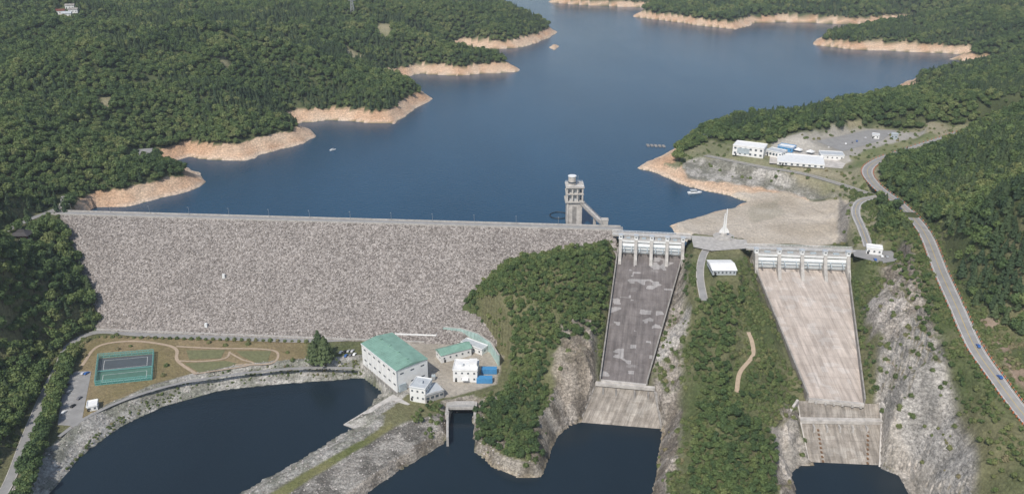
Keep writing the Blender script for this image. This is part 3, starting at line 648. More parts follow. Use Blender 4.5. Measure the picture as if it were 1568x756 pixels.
for t in range(8): b.box('pilasters',M['whitew'],w(L*t/7,-.25,TOE+9),(.8,.5,18),pa_)
b.box('fascia',M['white'],w(L/2,-.75,TOE+18),(L+1.4,.3,1.0),pa_)
b.box('gate_crane',M['steelblue'],w(L+.8,4,TOE+3),(1.0,6,6),pa_)
for k in range(4): b.box('roof_vents',M['green'],w(L*(k+.5)/4,13.5,TOE+20.8),(2,1.6,.9),pa_)
b.done()
b,w,L=building('powerhouse_annex',G(628,612,TOE),G(652,616,TOE),14,TOE,TOE+11,M['whitew'],M['roofg'],2,3,under=6); b.box('roof_unit',M['roofg'],w(L*.5,7,TOE+12.2),(3,3,1.8)); b.done()
b,w,L=building('switch_house',G(652,617,TOE),G(680,608,TOE),12,TOE,TOE+6,M['conc'],M['roofg'],1,4,under=4,win=(2.5,2)); b.done()
b,w,L=building('control_building',G(694,584,TOE),G(731,585,TOE),15,TOE,TOE+10,M['whitew'],M['whitew'],2,4); 
for k in range(2): b.cyl('tanks',M['white'],w(L*.3+k*6,6,TOE+10.4),2,2.2,14)
b.box('entrance_canopy',M['white'],w(L*.5,-1.6,TOE+3.2),(5,3,.4))
b.box('stair_tower',M['whitew'],w(L*.8,8,TOE+12),(6,7,4)); b.done()
b,w,L=building('workshop_building',G(676,556,TOE),G(722,544,TOE),11,TOE,TOE+7,M['whitew'],M['green'],1,5,roofstyle='gable'); b.done()
b,w,L=building('warehouse',G(606,519,TOE),G(668,521,TOE),7,TOE,TOE+4.5,M['whitew'],M['whitew'],1,8); b.done()
b,w,L=building('store_building',G(706,532,TOE),G(738,544,TOE),8,TOE,TOE+5,M['whitew'],M['roofg'],1,4); b.done()
b=B('electrical_transformer')
for uu in ((640,590),(652,585),(664,580)):
    g=G(*uu,TOE); b.box('tank',M['steelblue'],(g[0],g[1],TOE+1.8),(3,2.4,3.2)); b.box('radiators',M['metal'],(g[0],g[1]-1.6,TOE+1.7),(2.4,.7,2.4))
    for k in (-.8,0,.8): b.cyl('bushings',M['white'],(g[0]+k,g[1],TOE+3.4),.16,1.4,6)
b.done()
b=B('shipping_container'); 
for uu in ((742,584),(749,570)):
    g=G(*uu,TOE); b.box('body',M['blue'],(g[0],g[1],TOE+2),(12,5,4)); 
    for k in range(12): b.box('ribs',M['blue'],(g[0]-5.6+k,g[1]-2.55,TOE+2),(.3,.12,3.7))
    b.box('door_frame',M['metal'],(g[0]+6.03,g[1],TOE+2),(.1,4.4,3.6))
b.done()
b=B('retaining_wall'); ww=[np.array(G(*a,TOE)) for a in [(680,516),(706,518),(732,526),(752,540),(764,560)]]
for a,c in zip(ww[:-1],ww[1:]):
    b.beam('wall',M['mint'],a+[0,0,4.7],c+[0,0,4.7],1,10)
    b.beam('coping',M['conc'],a+[0,0,9.85],c+[0,0,9.85],1.3,.3)
    L=np.linalg.norm(c-a)
    for k in range(int(L/3)): q=a+(c-a)*k/int(L/3); b.box('ribs',M['mint'],(q[0]-.3,q[1]-.6,q[2]+4.6),(.5,.6,9.6))
b.done()
b,w,L=building('storage_shed',G(134,630,TOE),G(150,627,TOE),8,TOE,TOE+3.5,M['whitew'],M['whitew'],1,2); b.done()
b,w,L=building('service_shed',G(1091,421,14),G(1127,421,14),20,14,18,M['roofg'],M['whitew'],1,6,roofstyle='gable',hr=2); b.done()
b,w,L=building('gatekeeper_house',G(1326,388,CREST),G(1350,391,CREST),8,CREST,CREST+5,M['whitew'],M['whitew'],1,3); b.done()
b,w,L=building('visitor_centre',G(1121,237,22),G(1168,243,22),20,22,33,M['whitew'],M['whitew'],2,6,win=(2.4,2)); b.box('facade_panel',M['steelblue'],w(L*.35,-.1,28),(L*.4,.3,6),math.atan2(w(1,0,0)[1]-w(0,0,0)[1],w(1,0,0)[0]-w(0,0,0)[0])); b.done()
b,w,L=building('exhibition_hall',G(1172,238,22),G(1196,243,22),14,22,28,M['whitew'],M['roofg'],1,5,win=(2.4,2.4)); b.done()
b,w,L=building('garage_building',G(1190,230,22),G(1213,234,22),12,22,27,M['blue'],M['whitew'],1,4); b.done()
b,w,L=building('market_hall',G(1190,252,22),G(1262,258,22),34,22,25,M['whitew'],M['white'],1,8,win=(2.4,1.6)); b.done()
b,w,L=building('office_building',G(1256,244,22),G(1292,246,22),16,22,27,M['whitew'],M['roofg'],1,5); b.done()
b,w,L=building('restaurant_building',G(1063,216,16),G(1090,214,16),16,16,20,M['concd'],M['roofg'],1,6,win=(2.5,2)); b.done()
b,w,L=building('toilet_block',G(1335,212,27),G(1346,213,27),8,27,31,M['whitew'],M['roofg'],1,2); b.done()
b,w,L=building('kiosk',G(1364,212,28),G(1374,213,28),6,27,33,M['steelblue'],M['roofg'],1,2); b.done()
b=B('pavilion_tent')
for uu in ((1222,233),(1240,236),(1268,232)):
    g=G(*uu,22); 
    for i in (-3.5,3.5):
        for j in (-3.5,3.5): b.cyl('poles',M['metal'],(g[0]+i,g[1]+j,22),.12,3,6)
    b.cyl('canopies',M['white'],(g[0],g[1],25),5.6,2.4,4,.2)
b.done()
for q in ((85,22),(95,26),(105,20),(100,14)):
    g=PT(*q); b,w,L=building('village_house',(g[0],g[1]),(g[0]+14,g[1]+3),9,g[2]-1,g[2]+5,M['whitew'],random.choice([M['roofg'],M['wood'],M['concd']]),1,3,roofstyle='gable'); b.done()
# transmission tower on the far left ridge
g=PT(540,22); b=B('transmission_tower')
for i in (-1,1):
    for j in (-1,1): b.beam('legs',M['metal'],(g[0]+i*4,g[1]+j*4,g[2]-2),(g[0]+i*.6,g[1]+j*.6,g[2]+38),.7,.7)
for h in (26,31,36): b.beam('cross_arms',M['metal'],(g[0]-7,g[1],g[2]+h),(g[0]+7,g[1],g[2]+h),.6,.6)
for h in range(2,34,5):
    r0=4-h*.085; r1=4-(h+5)*.085
    for i in (-1,1): b.beam('bracing',M['metal'],(g[0]-r0,g[1]+i*r0,g[2]+h),(g[0]+r1,g[1]+i*r1,g[2]+h+5),.35,.35); b.beam('bracing',M['metal'],(g[0]+r0,g[1]+i*r0,g[2]+h),(g[0]-r1,g[1]+i*r1,g[2]+h+5),.35,.35)
b.done()
sheet('plaza_paving',[(1178,250),(1180,226),(1300,242),(1290,258)],22,M['concp'],.05)
sheet('car_park',[(1250,216),(1330,199),(1372,200),(1350,215),(1290,232)],27,M['asphl'],.05)
sheet('monument_plaza',[(1058,360),(1143,367),(1146,380),(1090,384),(1062,378)],CREST,M['conc'],.0)
sheet('crest_car_park',[(1305,382),(1366,384),(1378,398),(1350,403),(1308,392)],CREST,M['asphl'],.0)
sheet('viewpoint_clearing',[(196,244),(206,229),(234,227),(237,239)],26,M['asphl'],.05)
g=PT(36,366); b=B('pavilion')
b.box('stone_base',M['conc'],(g[0],g[1],g[2]+.3),(13,9,1.6))
for i in (-5,-1.7,1.7,5):
    for j in (-3.2,3.2): b.cyl('columns',M['wood'],(g[0]+i,g[1]+j,g[2]+1.1),.3,4.2,8)
b.box('wall_panels',M['wood'],(g[0],g[1],g[2]+2.6),(9,5.6,3))
b.box('roof',M['tile'],(g[0],g[1],g[2]+6.4),(17,13,2.4),0,.45); b.box('roof_ridge',M['tile'],(g[0],g[1],g[2]+8.1),(8,3,1.4),0,.7); b.done(); pav=g
g=G(1108,362,CREST); b=B('monument_obelisk')
b.cyl('lower_steps',M['conc'],(g[0],g[1],CREST),9,.5,24); b.cyl('upper_steps',M['conc'],(g[0],g[1],CREST+.5),7,.5,24); b.cyl('plinth',M['conc'],(g[0],g[1],CREST+1),3.2,2.5,8,2.6)
for s in (-1,1): b.box('shafts',M['whitew'],(g[0]+s*.75,g[1],CREST+13.5+s),(1.3,1.6,20+2*s),0,.5)
for s in (-1,1):
    b.prism('side_fins',M['whitew'],[(g[0]+s*1.5,g[1]-.5),(g[0]+s*4.2,g[1]-.5),(g[0]+s*4.2,g[1]+.5),(g[0]+s*1.5,g[1]+.5)],CREST+3.5,[CREST+9,CREST+5,CREST+5,CREST+9])
b.done()
# intake tower
g=np.array(G(878,341,0)); ty=g[1]; tx=g[0]; b=B('intake_tower')
def zv(v,y=None): d=ray(878,v); return CH+(y or ty)*d[2]/d[1]
z1=zv(306);z2=zv(284);z4=zv(268)
W_=17.0
b.box('tower_shaft',M['concp'],(tx,ty,(z1-16)/2),(W_*.86,W_*.86,z1+16))
for i in (-1,1): b.box('shaft_ribs',M['concp'],(tx+i*6.4,ty-W_*.43-.3,(z1-16)/2),(1.4,.8,z1+15.9))
b.box('trash_rack_slot',M['concd'],(tx,ty-W_*.43-.05,(z1-20)/2),(4,.2,z1+12))
b.box('waterline_band',M['concd'],(tx,ty,.2),(W_*.865,W_*.865,2.2))
b.box('deck_ledge',M['conc'],(tx,ty,z1+.5),(W_*1.06,W_*1.06,1.0))
for i in (-1,-.33,.33,1):
    for j in (-1,1): b.box('columns',M['concp'],(tx+i*W_*.42,ty+j*W_*.42,(z1+z2)/2+.5),(1.3,1.3,z2-z1-1)); b.box('columns',M['concp'],(tx+j*W_*.42,ty+i*W_*.42*.99,(z1+z2)/2+.5),(1.25,1.25,z2-z1-1.02))
b.box('machine_room',M['roofg'],(tx,ty,(z1+z2)/2),(W_*.55,W_*.55,z2-z1-.1))
b.box('mid_floor',M['concp'],(tx,ty,(z1+z2)/2+1),(W_*.98,W_*.98,.7))
b.box('roof_slab',M['concp'],(tx,ty,z2+.5),(W_*1.02,W_*1.02,1.1))
b.cyl('stair_turret',M['concp'],(tx-2.5,ty-1,z2+1.05),3.6,z4-z2-2,12); b.cyl('turret_cap',M['white'],(tx-2.5,ty-1,z4-.93),4.0,.7,12); b.cyl('turret_window_band',M['glass'],(tx-2.5,ty-1,z2+3),3.66,1.6,12)
for sx in (-1,1):
    b.beam('roof_rail',M['white'],(tx-8,ty+sx*8,z2+2.2),(tx+8,ty+sx*8,z2+2.2),.2,.2); b.beam('roof_rail',M['white'],(tx+sx*8,ty-8,z2+2.2),(tx+sx*8,ty+8,z2+2.2),.2,.2)
b.cyl('mast',M['metal'],(tx+3,ty,z2+1),.15,9,6)
b.done()
e1=np.array([tx+W_*.4,ty-W_*.35,z1-1.0]); q=dp(DLEN-11,-HW,CREST); e2=np.array(q)
b=B('tower_bridge'); b.beam('deck',M['conc'],e1,e2,4.2,.8)
d=(e2-e1); d/=np.linalg.norm(d); sd=np.array([d[1],-d[0],0]); sd/=np.linalg.norm(sd)
for s in (-2,2):
    b.beam('truss_top',M['concd'],e1+sd*s+[0,0,1.6],e2+sd*s+[0,0,1.6],.22,.22)
    b.beam('truss_bottom',M['concd'],e1+sd*s+[0,0,-1.2],e2+sd*s+[0,0,-1.2],.3,.35)
    for k in range(12):
        p=e1+(e2-e1)*k/12+sd*s; r=e1+(e2-e1)*(k+1)/12+sd*s; b.beam('truss_web',M['concd'],p+[0,0,-1.2],p+[0,0,1.6],.18,.18); b.beam('truss_web',M['concd'],p+[0,0,1.6],r+[0,0,-1.2],.14,.14)
p=e1+(e2-e1)*.55; b.box('bridge_pier',M['conc'],(p[0],p[1],p[2]/2-9),(2.4,2.4,p[2]+16))
b.done()
b,w,L=building('bridge_house',dp(DLEN-15,-HW-2,0),dp(DLEN-9,-HW-2,0),5,CREST-6,CREST+4.5,M['conc'],M['conc'],1,2); b.done()
def torus(name,c,R_,r,mat,n=40,m=6):
    vs=[];fs=[]
    for i in range(n):
        a=2*math.pi*i/n
        for j in range(m):
            p=2*math.pi*j/m; vs.append((c[0]+(R_+r*math.cos(p))*math.cos(a),c[1]+(R_+r*math.cos(p))*math.sin(a),c[2]+r*math.sin(p)))
    for i in range(n):
        for j in range(m): fs.append((i*m+j,((i+1)%n)*m+j,((i+1)%n)*m+(j+1)%m,i*m+(j+1)%m))
    B(name).add('t',mat,vs,fs).done()
g=G(856,330,0); torus('floating_boom',(g[0],g[1],.2),9,.5,M['dark'])
def boat(c,L,a,cab=True):
    b=B('boat'); ca,sa=math.cos(a),math.sin(a)
    def w(x,y,z): return (c[0]+x*ca-y*sa,c[1]+x*sa+y*ca,c[2]+z)
    sec=[(-.5,.16,.16),(-.2,.18,.2),(.15,.17,.2),(.38,.1,.12),(.5,.005,.01)]
    vs=[];fs=[]
    for t,wb,wt in sec: vs+=[w(t*L,-wb*L*.8,-.3),w(t*L,wb*L*.8,-.3),w(t*L,wt*L,L*.09+max(0,t)*L*.06),w(t*L,-wt*L,L*.09+max(0,t)*L*.06)]
    for i in range(4):
        for j in range(4): fs.append((i*4+j,i*4+(j+1)%4,(i+1)*4+(j+1)%4,(i+1)*4+j))
    fs.append((0,1,2,3)); b.add('hull',M['white'],vs,fs)
    b.box('cabin',M['white'],w(-.08*L,0,L*.16),(L*.42,L*.26,L*.14),a,.88); b.box('cabin_windows',M['glass'],w(-.08*L,0,L*.175),(L*.425,L*.265,L*.05),a,.97)
    b.box('canopy',M['roofg'],w(-.12*L,0,L*.245),(L*.46,L*.3,L*.02),a); b.cyl('mast',M['metal'],w(0,0,L*.25),.1,L*.12,6); b.done()
boat(G(1064,296,0),15,.1); boat(G(510,230,0),8,.6)
b=B('floating_pier'); 
for k in range(5): g=G(992+k*6,223+k*.3,0); b.box('pontoons',M['concd'],(g[0],g[1],.4),(3.4,9,1.0)); b.box('handrail',M['metal'],(g[0],g[1]-4.4,1.5),(4.4,.15,.15))
b.done()
b=B('tailrace_apron'); pa=[G(602,603,-53),G(628,618,-53),G(548,657,-61.2),G(526,649,-61.2)]
b.add('slab',M['conc'],pa+[(p[0],p[1],-66) for p in pa],[(0,1,2,3),(0,4,5,1),(1,5,6,2),(2,6,7,3),(3,7,4,0)]); b.done()
b=B('outlet_tunnel_portal'); ga=np.array(G(686,622,-54)); gb=np.array(G(727,622,-54)); 
w3=gb[0]-ga[0]; y0=ga[1]
for xx in (ga[0]-.5,gb[0]+.5): b.box('wing_walls',M['conc'],(xx,y0-2,-60),(2,16,12.5))
b.box('lintel',M['conc'],((ga[0]+gb[0])/2,y0+2.5,-54.6),(w3-1,8,2.2)); b.box('tunnel_roof',M['dark'],((ga[0]+gb[0])/2,y0+4,-55.9),(w3-1,5,.3)); b.box('tunnel_opening',M['dark'],((ga[0]+gb[0])/2,y0+5,-60.5),(w3-1.2,1,9.5))
b.beam('handrail',M['metal'],(ga[0],y0-1,-52.3),(gb[0],y0-1,-52.3),.15,.15)
for k in range(8): b.box('handrail',M['metal'],(ga[0]+w3*k/7,y0-1,-52.9),(.15,.15,1.2))
b.done()
b=B('quay_wall'); q=[G(685,668,-54),G(685,640,-54),G(686,628,-54)]
for a,c in zip(q[:-1],q[1:]): b.beam('w',M['conc'],(a[0],a[1],-58.8),(c[0],c[1],-58.8),1.6,9)
b.done()
def car(c,a,colr):
    b=B('parked_car'); ca,sa=math.cos(a),math.sin(a)
    def w(x,y,z): return (c[0]+x*ca-y*sa,c[1]+x*sa+y*ca,c[2]+z)
    prof=[(-2.2,.35),(2.2,.35),(2.25,.75),(1.2,.95),(.6,1.45),(-1.2,1.5),(-2.0,1.0),(-2.25,.8)]
    n=len(prof); vs=[w(x,-.88,z) for x,z in prof]+[w(x,.88,z) for x,z in prof]
    b.add('body',colr,vs,[tuple(range(n)),tuple(range(n,2*n))[::-1]]+[(i,(i+1)%n,n+(i+1)%n,n+i) for i in range(n)])
    b.box('side_windows',M['glass'],w(-.3,0,1.18),(1.9,1.8,.38),a,.96)
    b.add('windscreen',M['glass'],[w(1.17,-.75,1.0),w(1.17,.75,1.0),w(.64,.7,1.43),w(.64,-.7,1.43)],[(0,1,2,3)])
    for x in (-1.4,1.4):
        for y in (-.8,.8):
            vs=[];r=.34
            for yy in (-.12,.12):
                for k in range(10): t=2*math.pi*k/10; vs.append(w(x+r*math.cos(t),y+yy,.34+r*math.sin(t)))
            b.add('wheels',M['rubber'],vs,[tuple(range(10)),tuple(range(10,20))]+[(i,(i+1)%10,10+(i+1)%10,10+i) for i in range(10)])
    b.done()
ck=[M['white'],M['dark'],M['metal'],simple('silver_car_paint',(.5,.5,.52),.3,1,.05),simple('blue_car_paint',(.04,.12,.35),.3,1,.05),simple('grey_car_paint',(.15,.15,.16),.3,1,.05)]
for i,(u,v_) in enumerate([(522,540),(528,539),(534,538),(540,538),(530,545),(537,544),(543,543),(104,590),(106,600),(128,572),(133,572),(122,610),(98,632),(112,622)]):
    g=G(u,v_,TOE); car((g[0],g[1],TOE+.05),1.3+random.uniform(-.1,.1),ck[i%6])
for i,(u,v_) in enumerate([(1295,221),(1305,219),(1312,217),(1325,212),(1360,206),(1366,207)]): g=G(u,v_,27); car((g[0],g[1],27.1),1.2,ck[(i*5)%6])
for i,(u,v_) in enumerate([(1350,393),(1358,394),(1340,398)]): g=G(u,v_,CREST); car((g[0],g[1],CREST+.05),1.4,ck[(i*2)%6])
for k in (24,66,32): 
    p=mainroad[k]; d=mainroad[k+1]-mainroad[k]; a=math.atan2(d[1],d[0]); s=np.array([math.sin(a),-math.cos(a),0])*2.3; car(tuple(p+s+[0,0,.1]),a,ck[(k*3+4)%6])
# ---------------------------------------------------------------- vegetation
def folmat(name,cs,br=1.0):
    m,nt,bs=nodes(name); oi=nt.nodes.new('ShaderNodeObjectInfo')
    mp=nt.nodes.new('ShaderNodeMapping'); mp.inputs['Scale'].default_value=(.012,.012,.012); nt.links.new(oi.outputs['Location'],mp.inputs['Vector'])
    nz=noise(nt,mp.outputs[0],1,5,.65)
    ad=nt.nodes.new('ShaderNodeMath'); ad.operation='MULTIPLY_ADD'; nt.links.new(oi.outputs['Random'],ad.inputs[0]); ad.inputs[1].default_value=.65
    m2=nt.nodes.new('ShaderNodeMath'); m2.operation='MULTIPLY_ADD'; nt.links.new(nz,m2.inputs[0]); m2.inputs[1].default_value=1.9; m2.inputs[2].default_value=-.72; nt.links.new(m2.outputs[0],ad.inputs[2])
    c=ramp(nt,ad.outputs[0],cs)
    c=mul(nt,c,ramp(nt,noise(nt,mapped(nt),.8,3,.7),[(.3,.75),(.7,1.35)])); nt.links.new(c,bs.inputs['Base Color'])
    bs.inputs['Roughness'].default_value=.75; bs.inputs['Specular IOR Level'].default_value=.15
    tr=nt.nodes.new('ShaderNodeBsdfTranslucent'); nt.links.new(mul(nt,c,(1.3,1.4,.8)),tr.inputs['Color']); mx=nt.nodes.new('ShaderNodeMixShader'); mx.inputs[0].default_value=.25
    out=nt.nodes['Material Output']; nt.links.new(bs.outputs[0],mx.inputs[1]); nt.links.new(tr.outputs[0],mx.inputs[2]); nt.links.new(mx.outputs[0],out.inputs['Surface']); return m
mf=folmat('broadleaf_foliage',[(.05,(.065,.105,.048)),(.4,(.10,.15,.06)),(.7,(.145,.195,.073)),(1,(.215,.24,.10))])
mcn=folmat('conifer_foliage',[(.1,(.055,.088,.050)),(.5,(.078,.115,.058)),(1,(.115,.152,.072))])
msh=folmat('shrub_foliage',[(.1,(.09,.125,.05)),(.5,(.135,.175,.068)),(.85,(.19,.205,.09)),(1,(.25,.22,.13))])
def ico_dirs(n):
    g=(1+5**.5)/2; i=np.arange(n)+.5; ph=np.arccos(1-2*i/n); th=2*math.pi*i/g
    return np.column_stack([np.cos(th)*np.sin(ph),np.sin(th)*np.sin(ph),np.cos(ph)])
def treeproto(name,seed,kind,nq,R_,Ht,fm,q=1.0,link=None):
    r=np.random.default_rng(seed); V=[];Fc=[];mi=[]
    def quad(c,nr,s):
        nr=nr/np.linalg.norm(nr); t=np.cross(nr,r.normal(size=3)); t/=np.linalg.norm(t); u=np.cross(nr,t); o=len(V)
        for a,b in ((-1,-.7),(1,-.6),(.7,1),(-.8,.8)): V.append(c+(t*a+u*b)*s*.5+nr*r.normal()*.08*s)
        Fc.append((o,o+1,o+2,o+3)); mi.append(0)
    if kind=='broad':
        lob=[]
        for k in range(9):
            a=r.uniform(0,2*math.pi); rr=R_*r.uniform(.25,.62); lob.append((np.array([rr*math.cos(a),rr*math.sin(a),Ht*r.uniform(.45,.78)]),R_*r.uniform(.35,.55)))
        lob.append((np.array([0,0,Ht*.8]),R_*.5))
        for c,lr in lob:
            for d in ico_dirs(nq//10):
                d=d+r.normal(size=3)*.25; d/=np.linalg.norm(d)
                if d[2]<-.5: continue
                quad(c+d*lr*r.uniform(.75,1.12)*np.array([1,1,.85]),d+r.normal(size=3)*.35,q*R_*.28*r.uniform(.6,1.3))
        V0=len(V); n=8; m_=5
        for j in range(m_):
            for i in range(n):
                ph=math.pi*(j+.5)/m_; V.append(np.array([math.cos(2*math.pi*i/n)*math.sin(ph)*R_*.68,math.sin(2*math.pi*i/n)*math.sin(ph)*R_*.68,Ht*.56+math.cos(ph)*Ht*.24])*r.uniform(.9,1.08))
        for j in range(m_-1):
            for i in range(n): Fc.append((V0+j*n+i,V0+j*n+(i+1)%n,V0+(j+1)*n+(i+1)%n,V0+(j+1)*n+i)); mi.append(0)
        Fc.append(tuple(V0+i for i in range(n))); mi.append(0)
    elif kind=='conifer':
        for k in range(nq):
            h=r.uniform(.12,1)**.8; rad=R_*(1-h)**.8*r.uniform(.55,1.1)*(1+.2*math.sin(h*40)); a=r.uniform(0,2*math.pi)
            d=np.array([math.cos(a),math.sin(a),.55]); quad(np.array([math.cos(a)*rad,math.sin(a)*rad,Ht*h]),d+r.normal(size=3)*.3,q*R_*.42*r.uniform(.6,1.2)*(1.2-h*.7))
        V0=len(V); n=8
        for i in range(n): V.append(np.array([math.cos(2*math.pi*i/n)*R_*.65,math.sin(2*math.pi*i/n)*R_*.65,Ht*.15]))
        V.append(np.array([0,0,Ht*.95]))
        for i in range(n): Fc.append((V0+i,V0+(i+1)%n,V0+n)); mi.append(0)
    else:
        for k in range(nq):
            d=r.normal(size=3); d[2]=abs(d[2]); d/=np.linalg.norm(d); quad(d*np.array([R_,R_,Ht])*r.uniform(.6,1.1),d+r.normal(size=3)*.4,q*R_*.45*r.uniform(.6,1.2))
        V0=len(V); n=7
        for z_,s_ in ((0,.8),(.45,.7),(.75,.35)):
            for i in range(n): V.append(np.array([math.cos(2*math.pi*i/n)*R_*s_,math.sin(2*math.pi*i/n)*R_*s_,Ht*z_]))
        for j in range(2):
            for i in range(n): Fc.append((V0+j*n+i,V0+j*n+(i+1)%n,V0+(j+1)*n+(i+1)%n,V0+(j+1)*n+i)); mi.append(0)
        Fc.append(tuple(V0+2*n+i for i in range(n))); mi.append(0)
    def limb(p,q_,r0,r1):
        p=np.array(p,float);q_=np.array(q_,float); d=q_-p; d/=np.linalg.norm(d); s=np.cross(d,[.3,.9,.1]); s/=np.linalg.norm(s); u=np.cross(d,s); o=len(V)
        for c,rr in ((p,r0),(q_,r1)):
            for i in range(6): V.append(c+(s*math.cos(i*math.pi/3)+u*math.sin(i*math.pi/3))*rr)
        for i in range(6): Fc.append((o+i,o+(i+1)%6,o+6+(i+1)%6,o+6+i)); mi.append(1)
    if kind!='shrub':
        limb((0,0,-1),(0,0,Ht*.6),.3*R_/4,.14*R_/4)
        if kind=='broad':
            for k in range(4): a=k*1.6+r.uniform(0,1); limb((0,0,Ht*.3),(math.cos(a)*R_*.5,math.sin(a)*R_*.5,Ht*.6),.14,.06)
    me=bpy.data.meshes.new(name); me.from_pydata([tuple(v) for v in V],[],Fc); me.materials.append(fm); me.materials.append(M['bark']); me.polygons.foreach_set('material_index',mi); me.update()
    ob=bpy.data.objects.new(name,me)
    (link or bpy.context.collection).objects.link(ob)
    return ob
def coll(name): return bpy.data.collections.new(name)
cf=coll('forest_trees'); cs_=coll('shrub_plants'); cst=coll('stones')
for k in range(5): treeproto('broadleaf_tree',10+k,'broad',320,random.uniform(3.6,4.6),random.uniform(7.5,9.5),mf,1,cf)
for k in range(2): treeproto('pine_tree',30+k,'conifer',230,3.1,10,mcn,1,cf)
for k in range(4): treeproto('shrub',50+k,'shrub',90,1.7,2.0,msh,1,cs_)
for k in range(4):
    r=np.random.default_rng(70+k); dd=ico_dirs(14)
    bm=bmesh.new(); [bm.verts.new(tuple(d*np.array([1,.8,.6])*r.uniform(.75,1.15))) for d in dd]; bmesh.ops.convex_hull(bm,input=bm.verts)
    me=bpy.data.meshes.new('stone'); bm.to_mesh(me); bm.free(); me.materials.append(M['stone']); o=bpy.data.objects.new('stone',me); cst.objects.link(o)
def scatter(name,pts,scl,idx,coll_,tilt=.05):
    n=len(pts); me=bpy.data.meshes.new(name); me.vertices.add(n); me.vertices.foreach_set('co',np.array(pts,np.float32).ravel())
    rot=np.zeros((n,3),np.float32); rot[:,2]=rng.uniform(0,6.28,n); rot[:,:2]=rng.normal(0,tilt,(n,2))
    s3=np.column_stack([scl,scl,scl*rng.uniform(.85,1.2,n)]).astype(np.float32)
    a=me.attributes.new('rot','FLOAT_VECTOR','POINT'); a.data.foreach_set('vector',rot.ravel())
    a=me.attributes.new('scl','FLOAT_VECTOR','POINT'); a.data.foreach_set('vector',s3.ravel())
    a=me.attributes.new('idx','INT','POINT'); a.data.foreach_set('value',np.asarray(idx,np.int32))
    ob=bpy.data.objects.new(name,me); bpy.context.collection.objects.link(ob)
    ng=bpy.data.node_groups.new(name,'GeometryNodeTree'); ng.interface.new_socket('Geometry',in_out='INPUT',socket_type='NodeSocketGeometry'); ng.interface.new_socket('Geometry',in_out='OUTPUT',socket_type='NodeSocketGeometry')
    N=ng.nodes; gi=N.new('NodeGroupInput'); go=N.new('NodeGroupOutput'); ip=N.new('GeometryNodeInstanceOnPoints'); ci=N.new('GeometryNodeCollectionInfo')
    ci.inputs['Collection'].default_value=coll_; ci.inputs['Separate Children'].default_value=True; ci.inputs['Reset Children'].default_value=True
    ip.inputs['Pick Instance'].default_value=True
    ng.links.new(gi.outputs[0],ip.inputs['Points']); ng.links.new(ci.outputs[0],ip.inputs['Instance'])
    for nm,ty_,sk in (('rot','FLOAT_VECTOR','Rotation'),('scl','FLOAT_VECTOR','Scale'),('idx','INT','Instance Index')):
        na=N.new('GeometryNodeInputNamedAttribute'); na.data_type=ty_; na.inputs['Name'].default_value=nm
        o=[q for q in na.outputs if q.enabled and q.name=='Attribute'][0]; ng.links.new(o,ip.inputs[sk])
    ng.links.new(ip.outputs[0],go.inputs[0]); md=ob.modifiers.new('scatter','NODES'); md.node_group=ng
    print(name,n)
def infr(x,y,z,mg=.12):
    dep=y*cP-(z-CH)*sP; up_=y*sP+(z-CH)*cP
    return (dep>10)&(np.abs(x/dep)<(784/F)*(1+mg))&(np.abs(up_/dep)<(378/F)*(1+mg*1.5))
def cand(x0,x1,y0,y1,s):
    gx,gy=np.meshgrid(np.arange(x0,x1,s),np.arange(y0,y1,s)); gx=gx.ravel()+rng.uniform(-.45,.45,gx.size)*s; gy=gy.ravel()+rng.uniform(-.45,.45,gy.size)*s
    z=Z(gx,gy); k=infr(gx,gy,z); return gx[k],gy[k],z[k]
roads=[(mainroad,9),(crossroad,6),(linkroad,7),(ridgeroad,6),(toeroad,6),(leftroad,6),(trail,3.5)]
def clearroads(x,y,f=1.0):
    k=np.ones(x.shape,bool)
    for r,w_ in roads: k&=pdist(x,y,[tuple(p[:2]) for p in r])>w_*f
    k&=np.hypot(x-pav[0],y-pav[1]+6)>11
    return k
clear=[site]+[PP(q) for q in clq]+[PP(q) for q in ([(80,15),(115,10),(118,28),(85,32)],[(190,248),(203,226),(238,224),(242,242)])]
pts=[];scl=[];idx=[]
for x0,x1,y0,y1,s,sc in ((-760,760,560,1200,5.4,1.0),(-1200,1200,1200,2000,7.0,1.2),(-2600,2600,2000,4400,10.2,1.6)):
    x,y,z=cand(x0,x1,y0,y1,s)
    upm=(y>np.interp(x,FX,FY))|((x<-432)&(y>630)); jx_=x+6*vn(x,y,38,1);jy_=y+7*vn(x,y,38,2)
    ld=inside(jx_,jy_,polL)|inside(jx_,jy_,polR)|(y>5200)
    k=upm&ld&(z>12.5+3*fbm(x,y,25,41,3))&clearroads(x,y)
    for c_ in clear: k&=~inside(x,y,c_)
    k&=~((x>DL[0]-6)&(x<DR[0]+10)&(y<730)&(z<20)&(x>-415))
    k&=rng.random(x.size)<(.97-.35*(fbm(x,y,70,61,3)>.42))
    x,y,z=x[k],y[k],z[k]; pts.append(np.column_stack([x,y,z-.3])); scl.append(sc*rng.uniform(.62,1.28,len(x)))
    con=(fbm(x,y,90,71,3)+rng.normal(0,.25,len(x)))>.25; idx.append(np.where(con,rng.integers(5,7,len(x)),rng.integers(0,5,len(x))))
def notchute(x,y):
    return (~inside(x,y,[c1L[0][:2],c1R[0][:2],c1R[1][:2],c1bR[1][:2],c1bL[1][:2],c1L[1][:2]]))&(~inside(x,y,[c2L[0][:2],c2R[0][:2],c2R[1][:2],c2bR[2][:2],c2bL[2][:2],c2L[1][:2]]))
yard=yardZ
